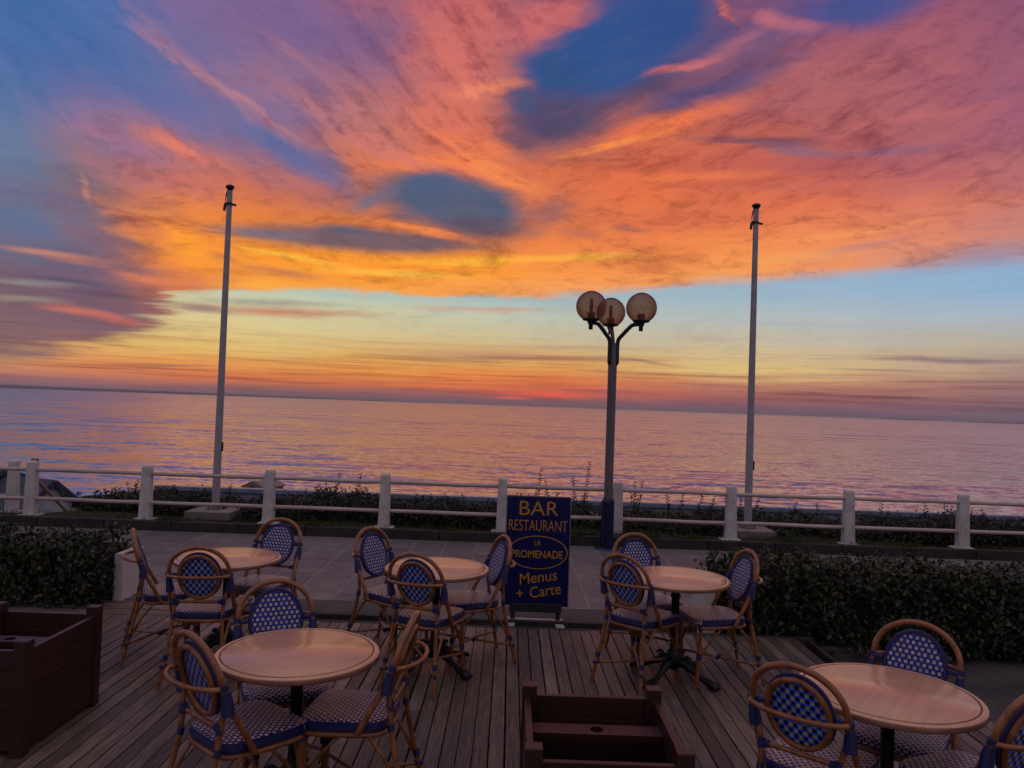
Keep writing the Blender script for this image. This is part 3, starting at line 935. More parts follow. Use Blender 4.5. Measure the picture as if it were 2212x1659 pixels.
def front_y(x):
    return 6.615 if x < 2.56 else 4.95


x = -6.2
while x < 4.6:
    ye = front_y(x + W_B) + rb.uniform(-0.004, 0.004)
    joints = [-1.5] + sorted(rb.sample([0.6, 1.4, 2.3, 3.1, 4.0, 4.8, 5.5], 1)) + [ye]
    for y0, y1 in zip(joints[:-1], joints[1:]):
        b.box((x + W_B / 2, (y0 + y1) / 2, -TH / 2 + rb.uniform(-0.0016, 0.0016)), (W_B, y1 - y0 - 0.004, TH), bev=0.003)
    x += W_B + GAP + rb.uniform(-0.0035, 0.0035)
setting(b.build('deck_floor', M['boards']))
b = MB()
y = 6.622
while y < 7.28:
    b.box((-3.5, y + W_B / 2, -TH / 2 + rb.uniform(-0.0015, 0.0015)), (2.3 if y < 7.15 else 2.24, W_B, TH), bev=0.003)
    y += W_B + GAP
setting(b.build('deck_floor', M['boards_x']))
b = MB()
b.box((0.15, 6.65, -0.055), (5.0, 0.055, 0.11), bev=0.004)           # metal lip of the deck front
b.box((2.62, 5.8, -0.075), (0.03, 1.7, 0.11), bev=0.004)
setting(b.build('deck_floor_edge', M['kerb']))
b = MB()
for yy in [0.5, 1.5, 2.5, 3.5, 4.5, 5.5, 6.4, 7.0]:
    b.box((-0.8, yy, -0.11), (10.8 if yy < 4.9 else 6.6, 0.06, 0.15))
setting(b.build('deck_floor_joists', M['kerb']))

# ------------------------------------------------------------------ leaves
LEAF = np.array([(0, 0, 0), (-0.30, 0.42, 0.07), (0, 0.5, 0.0), (0.30, 0.42, 0.07), (0, 1.0, -0.10)])
LEAF_F = np.array([(0, 2, 1), (0, 3, 2), (1, 2, 4), (2, 3, 4)])


def leaves_mesh(name, mat, P, Nn, T, size, parent=None, core=None, core_mat=None, template=(LEAF, LEAF_F)):
    """one mesh of many small leaves at points P with normals Nn, growing along T"""
    P, Nn, T = np.array(P), np.array(Nn), np.array(T)
    size = np.array(size)[:, None, None]
    T = T / np.linalg.norm(T, axis=1, keepdims=True)
    X = np.cross(T, Nn)
    X /= np.maximum(np.linalg.norm(X, axis=1, keepdims=True), 1e-6)
    Z = np.cross(X, T)
    lv, lf = template
    V = P[:, None, :] + size * (lv[None, :, 0:1] * X[:, None, :] + lv[None, :, 1:2] * T[:, None, :] + lv[None, :, 2:3] * Z[:, None, :])
    n = len(P)
    nv = len(lv)
    Fc = lf[None] + (np.arange(n) * nv)[:, None, None]
    verts = V.reshape(-1, 3)
    faces = Fc.reshape(-1, lf.shape[1])
    mats = np.zeros(len(faces), dtype=np.int32)
    vl = verts.tolist()
    fl = faces.tolist()
    ml = mats.tolist()
    if core is not None:
        o = len(vl)
        vl += [tuple(p) for p in core.v]
        fl += [[k + o for k in fc] for fc in core.f]
        ml += [1] * len(core.f)
    me = bpy.data.meshes.new(name)
    me.from_pydata(vl, [], fl)
    me.materials.append(mat)
    if core is not None:
        me.materials.append(core_mat)
    me.polygons.foreach_set('material_index', ml)
    me.update()
    o = bpy.data.objects.new(name, me)
    COL.objects.link(o)
    if parent is not None:
        o.parent = parent
    return o


def hedge_points(x0, x1, y0, y1, z0, ztop, n, rnd, rag=0.05, spill=0.04):
    """leaf positions over the top and sides of a clipped but uneven hedge (ztop may be a function of x)"""
    P, Nn, T, S = [], [], [], []
    zt = ztop if callable(ztop) else (lambda x: ztop)
    for _ in range(n):
        x = rnd.uniform(x0, x1)
        h = zt(x) - z0
        r = rnd.random()
        w = y1 - y0
        side = h / (2 * h + w)
        bump = 0.05 * math.sin(x * 5.1 + 1.3) + 0.04 * math.sin(x * 11.7) + 0.03 * math.sin(x * 23.0 + 2)
        if r < side * 1.2:                                  # front
            z = z0 + h * rnd.random() ** 0.85
            nrm = Vector((rnd.gauss(0, .35), -1, rnd.gauss(.25, .35)))
            p = Vector((x, y0 + bump * 0.8 * math.sin(z * 9 + x * 3) - abs(rnd.gauss(0, spill)) + 0.05 * rnd.random(), z))
        elif r < side * 1.55:                                # back
            z = z0 + h * rnd.random()
            nrm = Vector((rnd.gauss(0, .35), 1, rnd.gauss(.25, .35)))
            p = Vector((x, y1 + abs(rnd.gauss(0, spill)) - 0.05, z))
        elif r < side * 1.75:                                # ends
            e = rnd.random() < 0.5
            z = z0 + h * rnd.random()
            nrm = Vector((-1 if e else 1, rnd.gauss(0, .4), rnd.gauss(.25, .35)))
            p = Vector(((x0 - abs(rnd.gauss(0, spill))) if e else (x1 + abs(rnd.gauss(0, spill))), rnd.uniform(y0, y1), z))
        else:
            nrm = Vector((rnd.gauss(0, .45), rnd.gauss(0, .45), 1))
            p = Vector((x, rnd.uniform(y0 - 0.02, y1 + 0.02), zt(x) + bump * 0.6 + abs(rnd.gauss(0, rag)) - 0.03))
        t = Vector((rnd.gauss(0, .6), rnd.gauss(-.2, .6), rnd.gauss(.55, .5)))
        if t.length < 0.1:
            t = Vector((0, 0, 1))
        P.append(p); Nn.append(nrm.normalized()); T.append(t); S.append(1.0)
    return P, Nn, T, S


def add_sprigs(P, Nn, T, S, spots, rnd, leaf=0.035):
    """upright stems with paired leaves; returns the stems as tubes"""
    st = MB()
    for (p, L, lean) in spots:
        p = Vector(p)
        tip = p + Vector((lean[0], lean[1], L))
        pts = spline([p, p.lerp(tip, .5) + Vector((rnd.uniform(-.02, .02), 0, 0)), tip], 4)
        st.tube(pts, [0.006 - 0.004 * i / (len(pts) - 1) for i in range(len(pts))], 5)
        nl = max(6, int(L / 0.028))
        for k in range(nl):
            q = p.lerp(tip, 0.15 + 0.85 * (k + rnd.random()) / nl)
            sd = 1 if k % 2 else -1
            P.append(q); Nn.append(Vector((rnd.gauss(0, .4), -0.6, .8)).normalized())
            T.append(Vector((sd * rnd.uniform(.5, 1), rnd.uniform(-.5, .5), rnd.uniform(.35, 1.0)))); S.append(leaf * (1.15 - 0.5 * k / nl) / 1.0 * 1.0)
    return st


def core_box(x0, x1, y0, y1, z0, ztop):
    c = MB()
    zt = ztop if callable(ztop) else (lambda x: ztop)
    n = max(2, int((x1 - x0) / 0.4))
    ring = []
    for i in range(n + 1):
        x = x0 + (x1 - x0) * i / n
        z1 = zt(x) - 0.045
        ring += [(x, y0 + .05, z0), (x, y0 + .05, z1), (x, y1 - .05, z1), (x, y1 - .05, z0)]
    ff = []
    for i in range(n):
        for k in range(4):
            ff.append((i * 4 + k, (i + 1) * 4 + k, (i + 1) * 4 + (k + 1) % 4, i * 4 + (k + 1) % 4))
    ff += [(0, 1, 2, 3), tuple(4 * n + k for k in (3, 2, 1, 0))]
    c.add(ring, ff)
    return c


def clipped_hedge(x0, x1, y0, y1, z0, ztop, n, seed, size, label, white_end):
    rnd = random.Random(seed)
    root = thing('clipped_hedge', ((x0 + x1) / 2, (y0 + y1) / 2, PROM), 0, label, 'hedge', 'hedges beside the terrace opening')
    off = Vector(root.location)
    P, Nn, T, S = hedge_points(x0, x1, y0, y1, z0, ztop, n, rnd)
    S = [rnd.uniform(0.7, 1.25) * size for _ in S]
    # young shoots sticking up along the top
    sp = []
    zt = ztop if callable(ztop) else (lambda x: ztop)
    for _ in range(int((x1 - x0) * 26)):
        x = rnd.uniform(x0 + .05, x1 - .05)
        sp.append(((x, rnd.uniform(y0, y1), zt(x) - 0.02), rnd.uniform(0.05, 0.13), (rnd.uniform(-.04, .04), rnd.uniform(-.04, .04))))
    st = add_sprigs(P, Nn, T, S, sp, rnd, size * 0.95)
    P = [p - off for p in P]
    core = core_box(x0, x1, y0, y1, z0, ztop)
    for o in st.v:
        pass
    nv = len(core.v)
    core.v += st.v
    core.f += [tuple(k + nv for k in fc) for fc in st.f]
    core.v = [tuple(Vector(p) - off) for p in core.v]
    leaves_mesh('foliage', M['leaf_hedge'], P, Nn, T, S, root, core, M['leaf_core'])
    bx = MB()
    bx.box(((x0 + x1) / 2 - off.x, y0 + 0.10 - off.y, 0.10), (x1 - x0 - 0.1, 0.03, 0.20), bev=0.004)
    bx.box(((x0 + x1) / 2 - off.x, y1 - 0.10 - off.y, 0.10), (x1 - x0 - 0.1, 0.03, 0.20), bev=0.004)
    bx.build('trough_board', M['planter_wood'], root)
    for (xe, wdt, h, ya, yb) in white_end:
        we = MB()
        we.box((xe - off.x, (ya + yb) / 2 - off.y, h / 2), (wdt, yb - ya, h), bev=0.008)
        we.build('end_slab', M['white_paint'], root)
        br = MB()
        sx = -1 if xe > off.x else 1
        br.box((xe - off.x + sx * (wdt / 2 + 0.03), (ya + yb) / 2 - off.y, h / 2 - 0.02), (0.05, yb - ya - 0.02, h - 0.04), bev=0.004)
        br.build('end_board', M['planter_wood'], root)
    return root


clipped_hedge(1.92, 8.6, 6.72, 7.42, -0.15, lambda x: 0.52 - 0.022 * max(0, x - 2.5), 20000, 5, 0.054,
              'long dark green hedge behind the right-hand tables, yellowish leaves along its top', [(1.80, 0.12, 0.56, 6.80, 7.30)])
clipped_hedge(-8.6, -3.62, 6.78, 7.45, -0.15, 0.50, 15000, 6, 0.054,
              'dark green hedge at the left edge behind the planter box with no plants', [(-3.52, 0.09, 0.57, 7.05, 7.42)])

# low hedge on the bank behind the railing, with tall shoots against the sea
rnd = random.Random(21)


def back_top(x):
    return 0.17 + 0.04 * math.sin(x * 1.9) + 0.04 * math.sin(x * 0.7 + 2) + 0.03 * math.sin(x * 4.3)


root = thing('bank_hedge', (2.3, 13.05, -0.05), 0, 'low ragged dark hedge along the bank behind the white railing', 'hedge')
off = Vector(root.location)
segs = [(-6.72, -5.12, 4200), (-4.18, 3.38, 15500), (4.34, 12.5, 13500)]        # the hedge steps round the two flagpole footings
P, Nn, T, S = [], [], [], []
for (xa, xb, nn) in segs:
    for L_, K_ in zip((P, Nn, T, S), hedge_points(xa, xb, 12.12, 13.35, -0.06, back_top, nn, rnd, rag=0.05, spill=0.06)):
        L_ += K_
for (xa, xb) in ((-5.2, -4.1), (3.3, 4.4)):
    for L_, K_ in zip((P, Nn, T, S), hedge_points(xa, xb, 12.82, 13.35, -0.06, back_top, 1300, rnd, rag=0.05, spill=0.04)):
        L_ += K_
S = [rnd.uniform(0.7, 1.3) * 0.046 for _ in S]
spots = []
for (px, py) in [(1170, 1010), (1178, 1038), (1238, 1032), (1274, 998), (1206, 1066), (1260, 1072), (1372, 1040), (1388, 1038), (1440, 1054), (1362, 1060), (1478, 1062),
                 (1520, 1062), (1545, 1066), (1565, 1070), (2040, 1078), (2000, 1088), (1905, 1085), (690, 1045), (735, 1022), (720, 1050), (780, 1022), (660, 1058), (500, 1046), (585, 1062),
                 (300, 1035), (275, 1042), (250, 1052), (225, 1058), (1155, 1066), (1140, 1070), (1600, 1072), (1640, 1072), (1720, 1084), (1765, 1086), (2120, 1098), (1000, 1066), (900, 1066)]:
    tip = at_depth(px, py, 13.1 + rnd.uniform(-.15, .3))
    zb = back_top(tip.x) - 0.05
    ln = rnd.uniform(-.10, .10)
    spots.append(((tip.x - ln, tip.y, zb), max(0.08, tip.z - zb), (ln, 0)))
for _ in range(150):
    x = rnd.uniform(-7.2, 12.4)
    spots.append(((x, rnd.uniform(12.3, 13.3), back_top(x) - .03), rnd.uniform(0.05, 0.13), (rnd.uniform(-.05, .05), 0)))
# a taller leafy clump
for _ in range(420):
    q = at_depth(705 + rnd.gauss(0, 16), 1080 + rnd.gauss(0, 12), 12.95 + rnd.uniform(-.1, .2))
    P.append(q); Nn.append(Vector((rnd.gauss(0, .5), -1, .5)).normalized()); T.append(Vector((rnd.gauss(0, .5), rnd.gauss(0, .4), .6))); S.append(0.055)
st = add_sprigs(P, Nn, T, S, spots, rnd, 0.062)
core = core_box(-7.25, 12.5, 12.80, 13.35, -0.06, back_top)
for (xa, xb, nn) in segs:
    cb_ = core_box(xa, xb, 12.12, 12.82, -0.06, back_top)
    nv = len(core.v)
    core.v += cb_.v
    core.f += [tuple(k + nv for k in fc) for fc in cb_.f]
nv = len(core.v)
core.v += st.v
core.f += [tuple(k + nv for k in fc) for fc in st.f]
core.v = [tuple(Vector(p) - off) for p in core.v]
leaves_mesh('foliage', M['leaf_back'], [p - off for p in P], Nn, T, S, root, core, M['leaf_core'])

# grass on the bank
BL = np.array([(-0.045, 0, 0), (0.045, 0, 0), (0.03, 0.55, 0.03), (-0.03, 0.55, 0.03), (0.0, 1.0, 0.12)])
BLF = np.array([(0, 1, 2), (0, 2, 3), (3, 2, 4)])
P, Nn, T, S = [], [], [], []
rnd = random.Random(31)
for _ in range(26000):
    x, y = rnd.uniform(-9.5, 10.5), 11.60 + 1.6 * rnd.random() ** 1.25
    dens = math.sin(x * 1.3) + math.sin(x * 3.7 + y * 2) + 0.6 * math.sin(x * 0.45 + 1)
    if dens < -0.6 and rnd.random() < 0.75:
        continue
    P.append(Vector((x, y, land_z(x, y) - 0.005)))
    Nn.append(Vector((rnd.gauss(0, 1), rnd.gauss(0, 1), .1)).normalized())
    T.append(Vector((rnd.gauss(0, .35), rnd.gauss(0, .35), 1)))
    S.append(rnd.uniform(0.04, 0.10) * (1.5 if rnd.random() < 0.06 else 1))
# tufts growing over the kerb
for cx in [-5.1, -2.9, -0.9, 0.55, 1.05, 2.1, 2.75, 4.3, 6.0]:
    for _ in range(150):
        P.append(Vector((cx + rnd.gauss(0, .13), 11.56 + rnd.uniform(0, .12), -0.03)))
        Nn.append(Vector((rnd.gauss(0, 1), rnd.gauss(0, 1), .1)).normalized())
        T.append(Vector((rnd.gauss(0, .5), rnd.gauss(-.55, .4), .7)))
        S.append(rnd.uniform(0.06, 0.14))
g_ob = leaves_mesh('grass', M['grass'], P, Nn, T, S, template=(BL, BLF))
tag(g_ob, 'short olive green grass on the bank between the kerb and the hedge', 'grass', kind='stuff')


def weed(px, py_base, y, h, label, seed, flowers=0):
    rnd = random.Random(seed)
    p = at_depth(px, py_base, y)
    root = thing('weed_plant', (p.x, y, land_z(p.x, y)), 0, label, 'weed', 'wild plants by the railing')
    P, Nn, T, S = [], [], [], []
    sp = [((rnd.gauss(0, .07), rnd.gauss(0, .05), 0), h * rnd.uniform(.55, 1.05), (rnd.gauss(0, .06), rnd.gauss(0, .04))) for _ in range(9)]
    st = add_sprigs(P, Nn, T, S, sp, rnd, 0.06)
    if flowers:
        for (q, L, ln) in sp:
            for _ in range(flowers):
                a_ = rnd.uniform(0, 6.3)
                c_ = Vector(q) + Vector((ln[0] + rnd.gauss(0, .03), ln[1], L + rnd.gauss(0, .02)))
                st.add([c_ + Vector((0.010 * math.cos(a_ + t), 0.004, 0.010 * math.sin(a_ + t))) for t in (0, 1.26, 2.51, 3.77, 5.03)] + [c_ - Vector((0, 0.006, 0))],
                       [(k, (k + 1) % 5, 5) for k in range(5)], 2)
    o = leaves_mesh('foliage', M['grass'] if flowers else M['leaf_hedge'], P, Nn, T, S, root, st, M['twig'])
    if flowers:
        o.data.materials.append(M['cabin_white'])
        off_ = len(o.data.polygons) - len(st.f)
        for k, mi in enumerate(st.m):
            if mi == 2:
                o.data.polygons[off_ + k].material_index = 2


weed(1798, 1165, 11.95, 0.42, 'tall leafy weed growing against a railing post, no flowers', 51)
weed(1345, 1140, 12.1, 0.20, 'weed with small pale flowers between the lamp post and the right flagpole', 52, 5)
weed(1292, 1140, 12.15, 0.24, 'weed with small pale flowers just left of the lamp post', 53, 5)
weed(1690, 1150, 12.0, 0.22, 'small leafy weed beside the right flagpole footing', 54)

# ------------------------------------------------------------------ railing, flagpoles, lamp, sheds
FY = 11.75


def post_mb(h=0.83, x=0.0, y=0.0, z=0.0):
    b = MB()
    prof = [(0.084, 0.080, 0.0), (0.084, 0.080, 0.02), (0.067, 0.066, h - 0.030), (0.060, 0.058, h - 0.010), (0.044, 0.042, h)]
    vv, ff = [], []
    for (a, c, zz) in prof:
        k = 0.018
        vv += [(x + sx, y + sy, z + zz) for sx, sy in [(-a + k, -c), (a - k, -c), (a, -c + k), (a, c - k), (a - k, c), (-a + k, c), (-a, c - k), (-a, -c + k)]]
    for i in range(len(prof) - 1):
        for k in range(8):
            ff.append((i * 8 + k, i * 8 + (k + 1) % 8, (i + 1) * 8 + (k + 1) % 8, (i + 1) * 8 + k))
    ff.append(tuple(range((len(prof) - 1) * 8, len(prof) * 8)))
    b.add(vv, ff)
    b.box((x, y, z + 0.008), (0.30, 0.24, 0.03), bev=0.008)
    return b


def railing(posts, label, extra_left=None, extra_right=None):
    p0 = Vector(posts[0])
    root = thing('railing', tuple(p0), 0, label, 'railing')
    rr = random.Random(len(posts))
    for p in posts:
        q = Vector(p) - p0
        post_mb(0.83, q.x, q.y, q.z).build('post', M['white_paint'], root)
    line = ([Vector(extra_left)] if extra_left else []) + [Vector(p) for p in posts] + ([Vector(extra_right)] if extra_right else [])
    for a, c in zip(line[:-1], line[1:]):
        for hz, r in ((0.700, 0.030), (0.262, 0.030)):
            a2, c2 = a - p0 + Vector((0, 0, hz)), c - p0 + Vector((0, 0, hz))
            d = (c2 - a2).normalized()
            pts = [a2 + d * 0.05, a2.lerp(c2, .35) + Vector((0, 0, rr.uniform(-.006, .004))), a2.lerp(c2, .7) + Vector((0, 0, rr.uniform(-.008, .004))), c2 - d * 0.05]
            mb = MB()
            mb.tube(spline(pts, 4), r, 10)
            mb.build('rail', M['rail_paint'], root)
    return root


px_list = [(-7.25, 0), (-5.50, 0), (-3.63, 0), (-1.87, 0), (-0.085, 0), (1.67, 0), (3.40, 0), (5.19, 0), (6.93, 0), (8.70, 0)]
railing([(x, FY, -0.035) for x, _ in px_list], 'long white railing of concrete posts and two pipe rails along the promenade kerb', (-9.1, FY, -0.035), (10.5, FY, -0.035))
q = at_depth(31, 1000, 12.35)
railing([(q.x, 12.35, -0.09), (q.x - 1.75, 11.98, -0.12)], 'short return of the white railing at the far left, one rust-stained post', None, (q.x - 3.4, 11.7, -0.12))


def flagpole(px, label, base_px):
    y = 12.38
    p = at_depth(px, base_px, y)
    ztop = 5.27
    root = thing('flagpole', (p.x, y, -0.03), 0, label, 'flagpole', 'flagpoles behind the railing')
    f = MB()
    f.box((0, 0, 0.035), (0.70, 0.70, 0.13), bev=0.012)
    f.build('concrete_footing', M['concrete'], root)
    bp = MB()
    bp.box((0, 0, 0.112), (0.21, 0.21, 0.022), bev=0.004)
    for sx in (-.08, .08):
        for sy in (-.08, .08):
            bp.lathe([(0.0, 0.06), (0.016, 0.058), (0.016, 0.0), (0.0, 0.0)], 8, (sx, sy, 0.122))
    bp.build('base_plate', M['steel'], root)
    H_ = ztop + 0.03
    pl = MB()
    pl.tube([(0, 0, 0.10), (0, 0, 1.2), (0, 0, 3.2), (0, 0, H_ - .05)], [0.062, 0.058, 0.050, 0.041], 16)
    pl.build('pole', M['white_metal'], root)
    cp = MB()
    cp.lathe([(0.0, 0.040), (0.04, 0.036), (0.068, 0.018), (0.072, 0.0), (0.062, -0.018), (0.046, -0.034), (0.040, -0.06), (0.0, -0.06)], 18, (0, 0, H_))
    cp.build('cap', M['lamp_dark'], root)
    br = MB()
    br.tube([(-0.06, 0, H_ - .262), (0.10, 0, H_ - .29), (0.112, 0, H_ - .29)], [0.02, 0.019, 0.014], 10)
    br.lathe([(0.05, -.02), (0.05, .02)], 14, (0, 0, H_ - .275))
    br.tube([(-0.05, 0, H_ - .265), (-0.062, 0, H_ - .27), (-0.072, 0, H_ - .32), (-0.08, 0, H_ - .385)], [0.02, 0.024, 0.023, 0.021], 10)
    br.build('bracket', M['lamp_dark'], root)
    rp = MB()
    for k in range(2):
        rp.tube([(-0.045 - .004 * k, .01 * k, H_ - .06), (-0.062 + .012 * k, 0, H_ - .12), (-0.066, .01 * k, H_ - .2), (-0.058, 0, H_ - .255)], 0.006, 6)
    rp.build('rope', M['lamp_dark'], root)
    ct = MB()
    ct.box((0.066, 0, 1.10), (0.03, 0.03, 0.15), bev=0.006)
    ct.build('cleat', M['lamp_dark'], root)
    return root


flagpole(465.5, 'white flagpole standing between the first and second rail spans, left of the lamp post', 1092)
flagpole(1615, 'white flagpole standing to the right of the three-globe lamp post', 1140)

# three-globe street lamp
LX, LY = 1.475, 11.33
root = thing('street_lamp', (LX, LY, PROM), 0, 'tall street lamp with three smoked globes and a blue foot', 'street lamp')
Z0 = PROM


def hexpost(b, r, z0, z1, rot=0.0, n=12):
    """fluted post: three lobes with grooves"""
    vv = []
    for z in (z0, z1):
        for k in range(n * 3):
            a = 2 * math.pi * k / (n * 3) + rot
            rr_ = r * (1.0 - 0.10 * (0.5 + 0.5 * math.cos(3 * a)) - (0.12 if abs(math.cos(1.5 * a)) > 0.992 else 0))
            vv.append((rr_ * math.cos(a), rr_ * math.sin(a), z))
    m_ = n * 3
    b.add(vv, [(k, (k + 1) % m_, m_ + (k + 1) % m_, m_ + k) for k in range(m_)], 0, False)
    b.add(vv[m_:], [tuple(range(m_))])


b = MB(); hexpost(b, 0.068, 0.0, 3.02, 0.5); b.build('pole', M['lamp_pole'], root)
b = MB(); hexpost(b, 0.098, 0.0, 0.70, 0.5)
b.lathe([(0.097, 0.69), (0.072, 0.745)], 24)
b.lathe([(0.19, 0.0), (0.17, 0.02), (0.10, 0.03)], 24)
b.build('base_sleeve', M['lamp_blue'], root)
ARM = 0.42
for k, ang in enumerate((math.radians(210), math.radians(330), math.radians(90))):
    ux, uy = math.cos(ang), math.sin(ang)

    def q(r, z):
        return (ux * r, uy * r, z - Z0)
    b = MB()
    b.tube([q(0.055, 2.53), q(0.066, 2.58)] + spline([q(0.066, 2.60), q(0.066, 2.85), q(0.085, 2.93), q(0.15, 3.0), q(0.25, 3.10), q(0.31, 3.135), q(ARM, 3.14)], 5),
           [0.012] + [0.030] * 32, 10)
    b.build('arm', M['lamp_dark'], root)
    gx, gy = ux * ARM, uy * ARM
    gz = 3.375 - Z0
    b = MB()
    b.lathe([(0.0, -0.335), (0.030, -0.335), (0.032, -0.262), (0.045, -0.255), (0.050, -0.225), (0.062, -0.215), (0.115, -0.205), (0.128, -0.186), (0.125, -0.180), (0.0, -0.180)], 20, (gx, gy, gz))
    holder = b.build('globe_holder', M['lamp_dark'], root)
    b = MB()
    N_ = 20
    prof = [(0.2225 * math.sin(math.radians(145) * (1 - i / N_)), 0.2225 * math.cos(math.radians(145) * (1 - i / N_))) for i in range(N_ + 1)]
    b.lathe(prof, 40, (gx, gy, gz))
    gl = b.build('globe', M['globe'], root)
    b = MB()
    b.lathe([(0.0, -0.18), (0.052, -0.178), (0.060, -0.10), (0.05, -0.085), (0.020, -0.08)], 16, (gx, gy, gz))
    if k != 1:
        b.lathe([(0.020, -0.08), (0.022, -0.03), (0.026, -0.025), (0.026, 0.11), (0.0, 0.118)], 14, (gx, gy, gz))
    b.build('bulb', M['bulb'], root)
    b = MB()
    b.lathe([(0.0, 0.224), (0.04, 0.2215), (0.075, 0.2115), (0.08, 0.2075)], 24, (gx, gy, gz + 0.001))
    b.build('globe_cap', M['lamp_dark'], root)

# long low shed behind the hedge, seen as a dark roof
SX0, SX1 = -7.35, 12.8
root = thing('beach_shed', (2.7, 16.2, -2.55), 0, 'long low shed with dark slate roof and pale ridge strip behind the hedge', 'shed')
b = MB()


def L(x, y, z):
    return (x - 2.7, y - 16.2, z + 2.55)


zr, ze = -0.10, -0.78
b.add([L(SX0, 14.9, ze), L(SX1, 14.9, ze), L(SX1, 16.2, zr), L(SX0, 16.2, zr), L(SX1, 17.5, ze), L(SX0, 17.5, ze),
       L(SX0, 14.9, ze - .06), L(SX1, 14.9, ze - .06), L(SX1, 17.5, ze - .06), L(SX0, 17.5, ze - .06)],
      [(0, 1, 2, 3), (3, 2, 4, 5), (0, 3, 5, 9, 6), (1, 7, 8, 4, 2), (6, 7, 1, 0), (5, 4, 8, 9), (6, 9, 8, 7)])
b.build('roof', M['slate'], root)
b = MB()
b.box(L(2.7, 16.2, -0.085), (SX1 - SX0 + .04, 0.20, 0.10), bev=0.015)
b.build('ridge_strip', M['ridge'], root)
b = MB()
b.box(L(2.7, 16.2, (-2.55 + ze - .065) / 2), (SX1 - SX0 - .3, 2.2, 2.55 + ze - .065))
b.build('wall', M['cabin_dark'], root)


def cabin(name, apex, half, run, length, ridge_dir, mats, label, wall_mat, base=-2.5, slope=0.75, over=0.06):
    """small gabled beach cabin: apex point of the visible gable, ridge running along ridge_dir"""
    root = thing(name, (apex[0], apex[1], base), 0, label, 'beach cabin')
    A = Vector(apex) - Vector((apex[0], apex[1], base))
    r = Vector(ridge_dir).normalized()
    s = Vector((-r.y, r.x, 0))
    if s.y < 0:
        s = -s
    drop = half * slope
    e1, e2 = A + s * half - Vector((0, 0, drop)), A - s * half - Vector((0, 0, drop))
    out = -r * over
    t = Vector((0, 0, -0.035))
    for e, nm in ((e1, 'roof'), (e2, 'roof')):
        b = MB()
        a0, a1 = A + out, A + r * length
        c0, c1 = e + out, e + r * length
        vv = [a0, a1, c1, c0, a0 + t, a1 + t, c1 + t, c0 + t]
        b.add(vv, [(0, 1, 2, 3), (7, 6, 5, 4), (0, 3, 7, 4), (1, 5, 6, 2), (3, 2, 6, 7), (0, 4, 5, 1)])
        b.build(nm, mats, root)
    b = MB()
    k = 0.93
    g1, g2 = A + (e1 - A) * k + t, A + (e2 - A) * k + t
    vv = [A + t, g1, Vector((g1.x, g1.y, 0)), Vector((g2.x, g2.y, 0)), g2]
    vv2 = [p + r * (length - 0.05) for p in vv]
    b.add(vv + vv2, [(0, 1, 2, 3, 4), (9, 8, 7, 6, 5), (1, 6, 7, 2), (4, 3, 8, 9)])
    b.build('wall', wall_mat, root)
    # barge boards along the gable edge
    for e in (e1, e2):
        b = MB()
        b.beam(A + out * 1.4 + Vector((0, 0, -.05)), e + out * 1.4 + Vector((0, 0, -.05)), 0.03, 0.11)
        b.build('barge_board', mats, root)
    return root


cabin('beach_cabin', at_depth(113, 1036, 15.2), 1.15, 0, 2.6, (-0.92, 0.39, 0), M['cabin_dark'], 'beach cabin with white gable and dark roof edges below the wooden handrail', M['cabin_white'], slope=0.80)
cabin('beach_cabin', at_depth(10, 1011, 15.8), 1.1, 0, 2.6, (-0.92, 0.39, 0), M['slate'], 'dark beach cabin at the far left edge beyond the railing return', M['cabin_dark'], slope=0.40)
cabin('beach_cabin', at_depth(551, 1039, 19.5), 0.33, 0, 0.8, (0.35, 0.94, 0), M['tan_roof'], 'tan roofed beach cabin peeking over the long dark shed', M['tan_roof'], slope=0.42)

# wooden newel and sloping handrail of the steps down to the beach
p = at_depth(76, 990, 12.75)
root = thing('stair_handrail', (p.x, 12.75, -0.6), 0, 'wooden newel post with a handrail sloping down to the beach', 'handrail')
b = MB()
b.box((0, 0, (p.z + 0.6) / 2), (0.085, 0.085, p.z + 0.6), bev=0.006)
b.build('newel_post', M['stake_wood'], root)
a = at_depth(76, 1032, 12.8) - Vector(root.location)
c = at_depth(160, 1122, 13.5) - Vector(root.location)
b = MB()
b.tube([a, a.lerp(c, .5), c, c + (c - a) * 0.4], 0.028, 10)
b.build('handrail', M['stake_wood'], root)

# ------------------------------------------------------------------ pavement sign
SG = thing('pavement_sign', (0.285, 7.08, -0.09), 0, 'blue upright pavement sign with gold lettering on a sprung metal foot', 'sign')
bw, bz0, bz1 = 0.575, 0.175, 1.162           # board width, bottom and top above the ground
yb = -0.03
b = MB()
b.box((0, yb, (bz0 + bz1) / 2), (bw, 0.018, bz1 - bz0), bev=0.003)
# edge frame
for sx in (-1, 1):
    b.box((sx * (bw / 2 + 0.004), yb, (bz0 + bz1) / 2), (0.008, 0.026, bz1 - bz0 + 0.012), 2)
b.box((0, yb, bz1 + 0.006), (bw, 0.026, 0.008), 2)


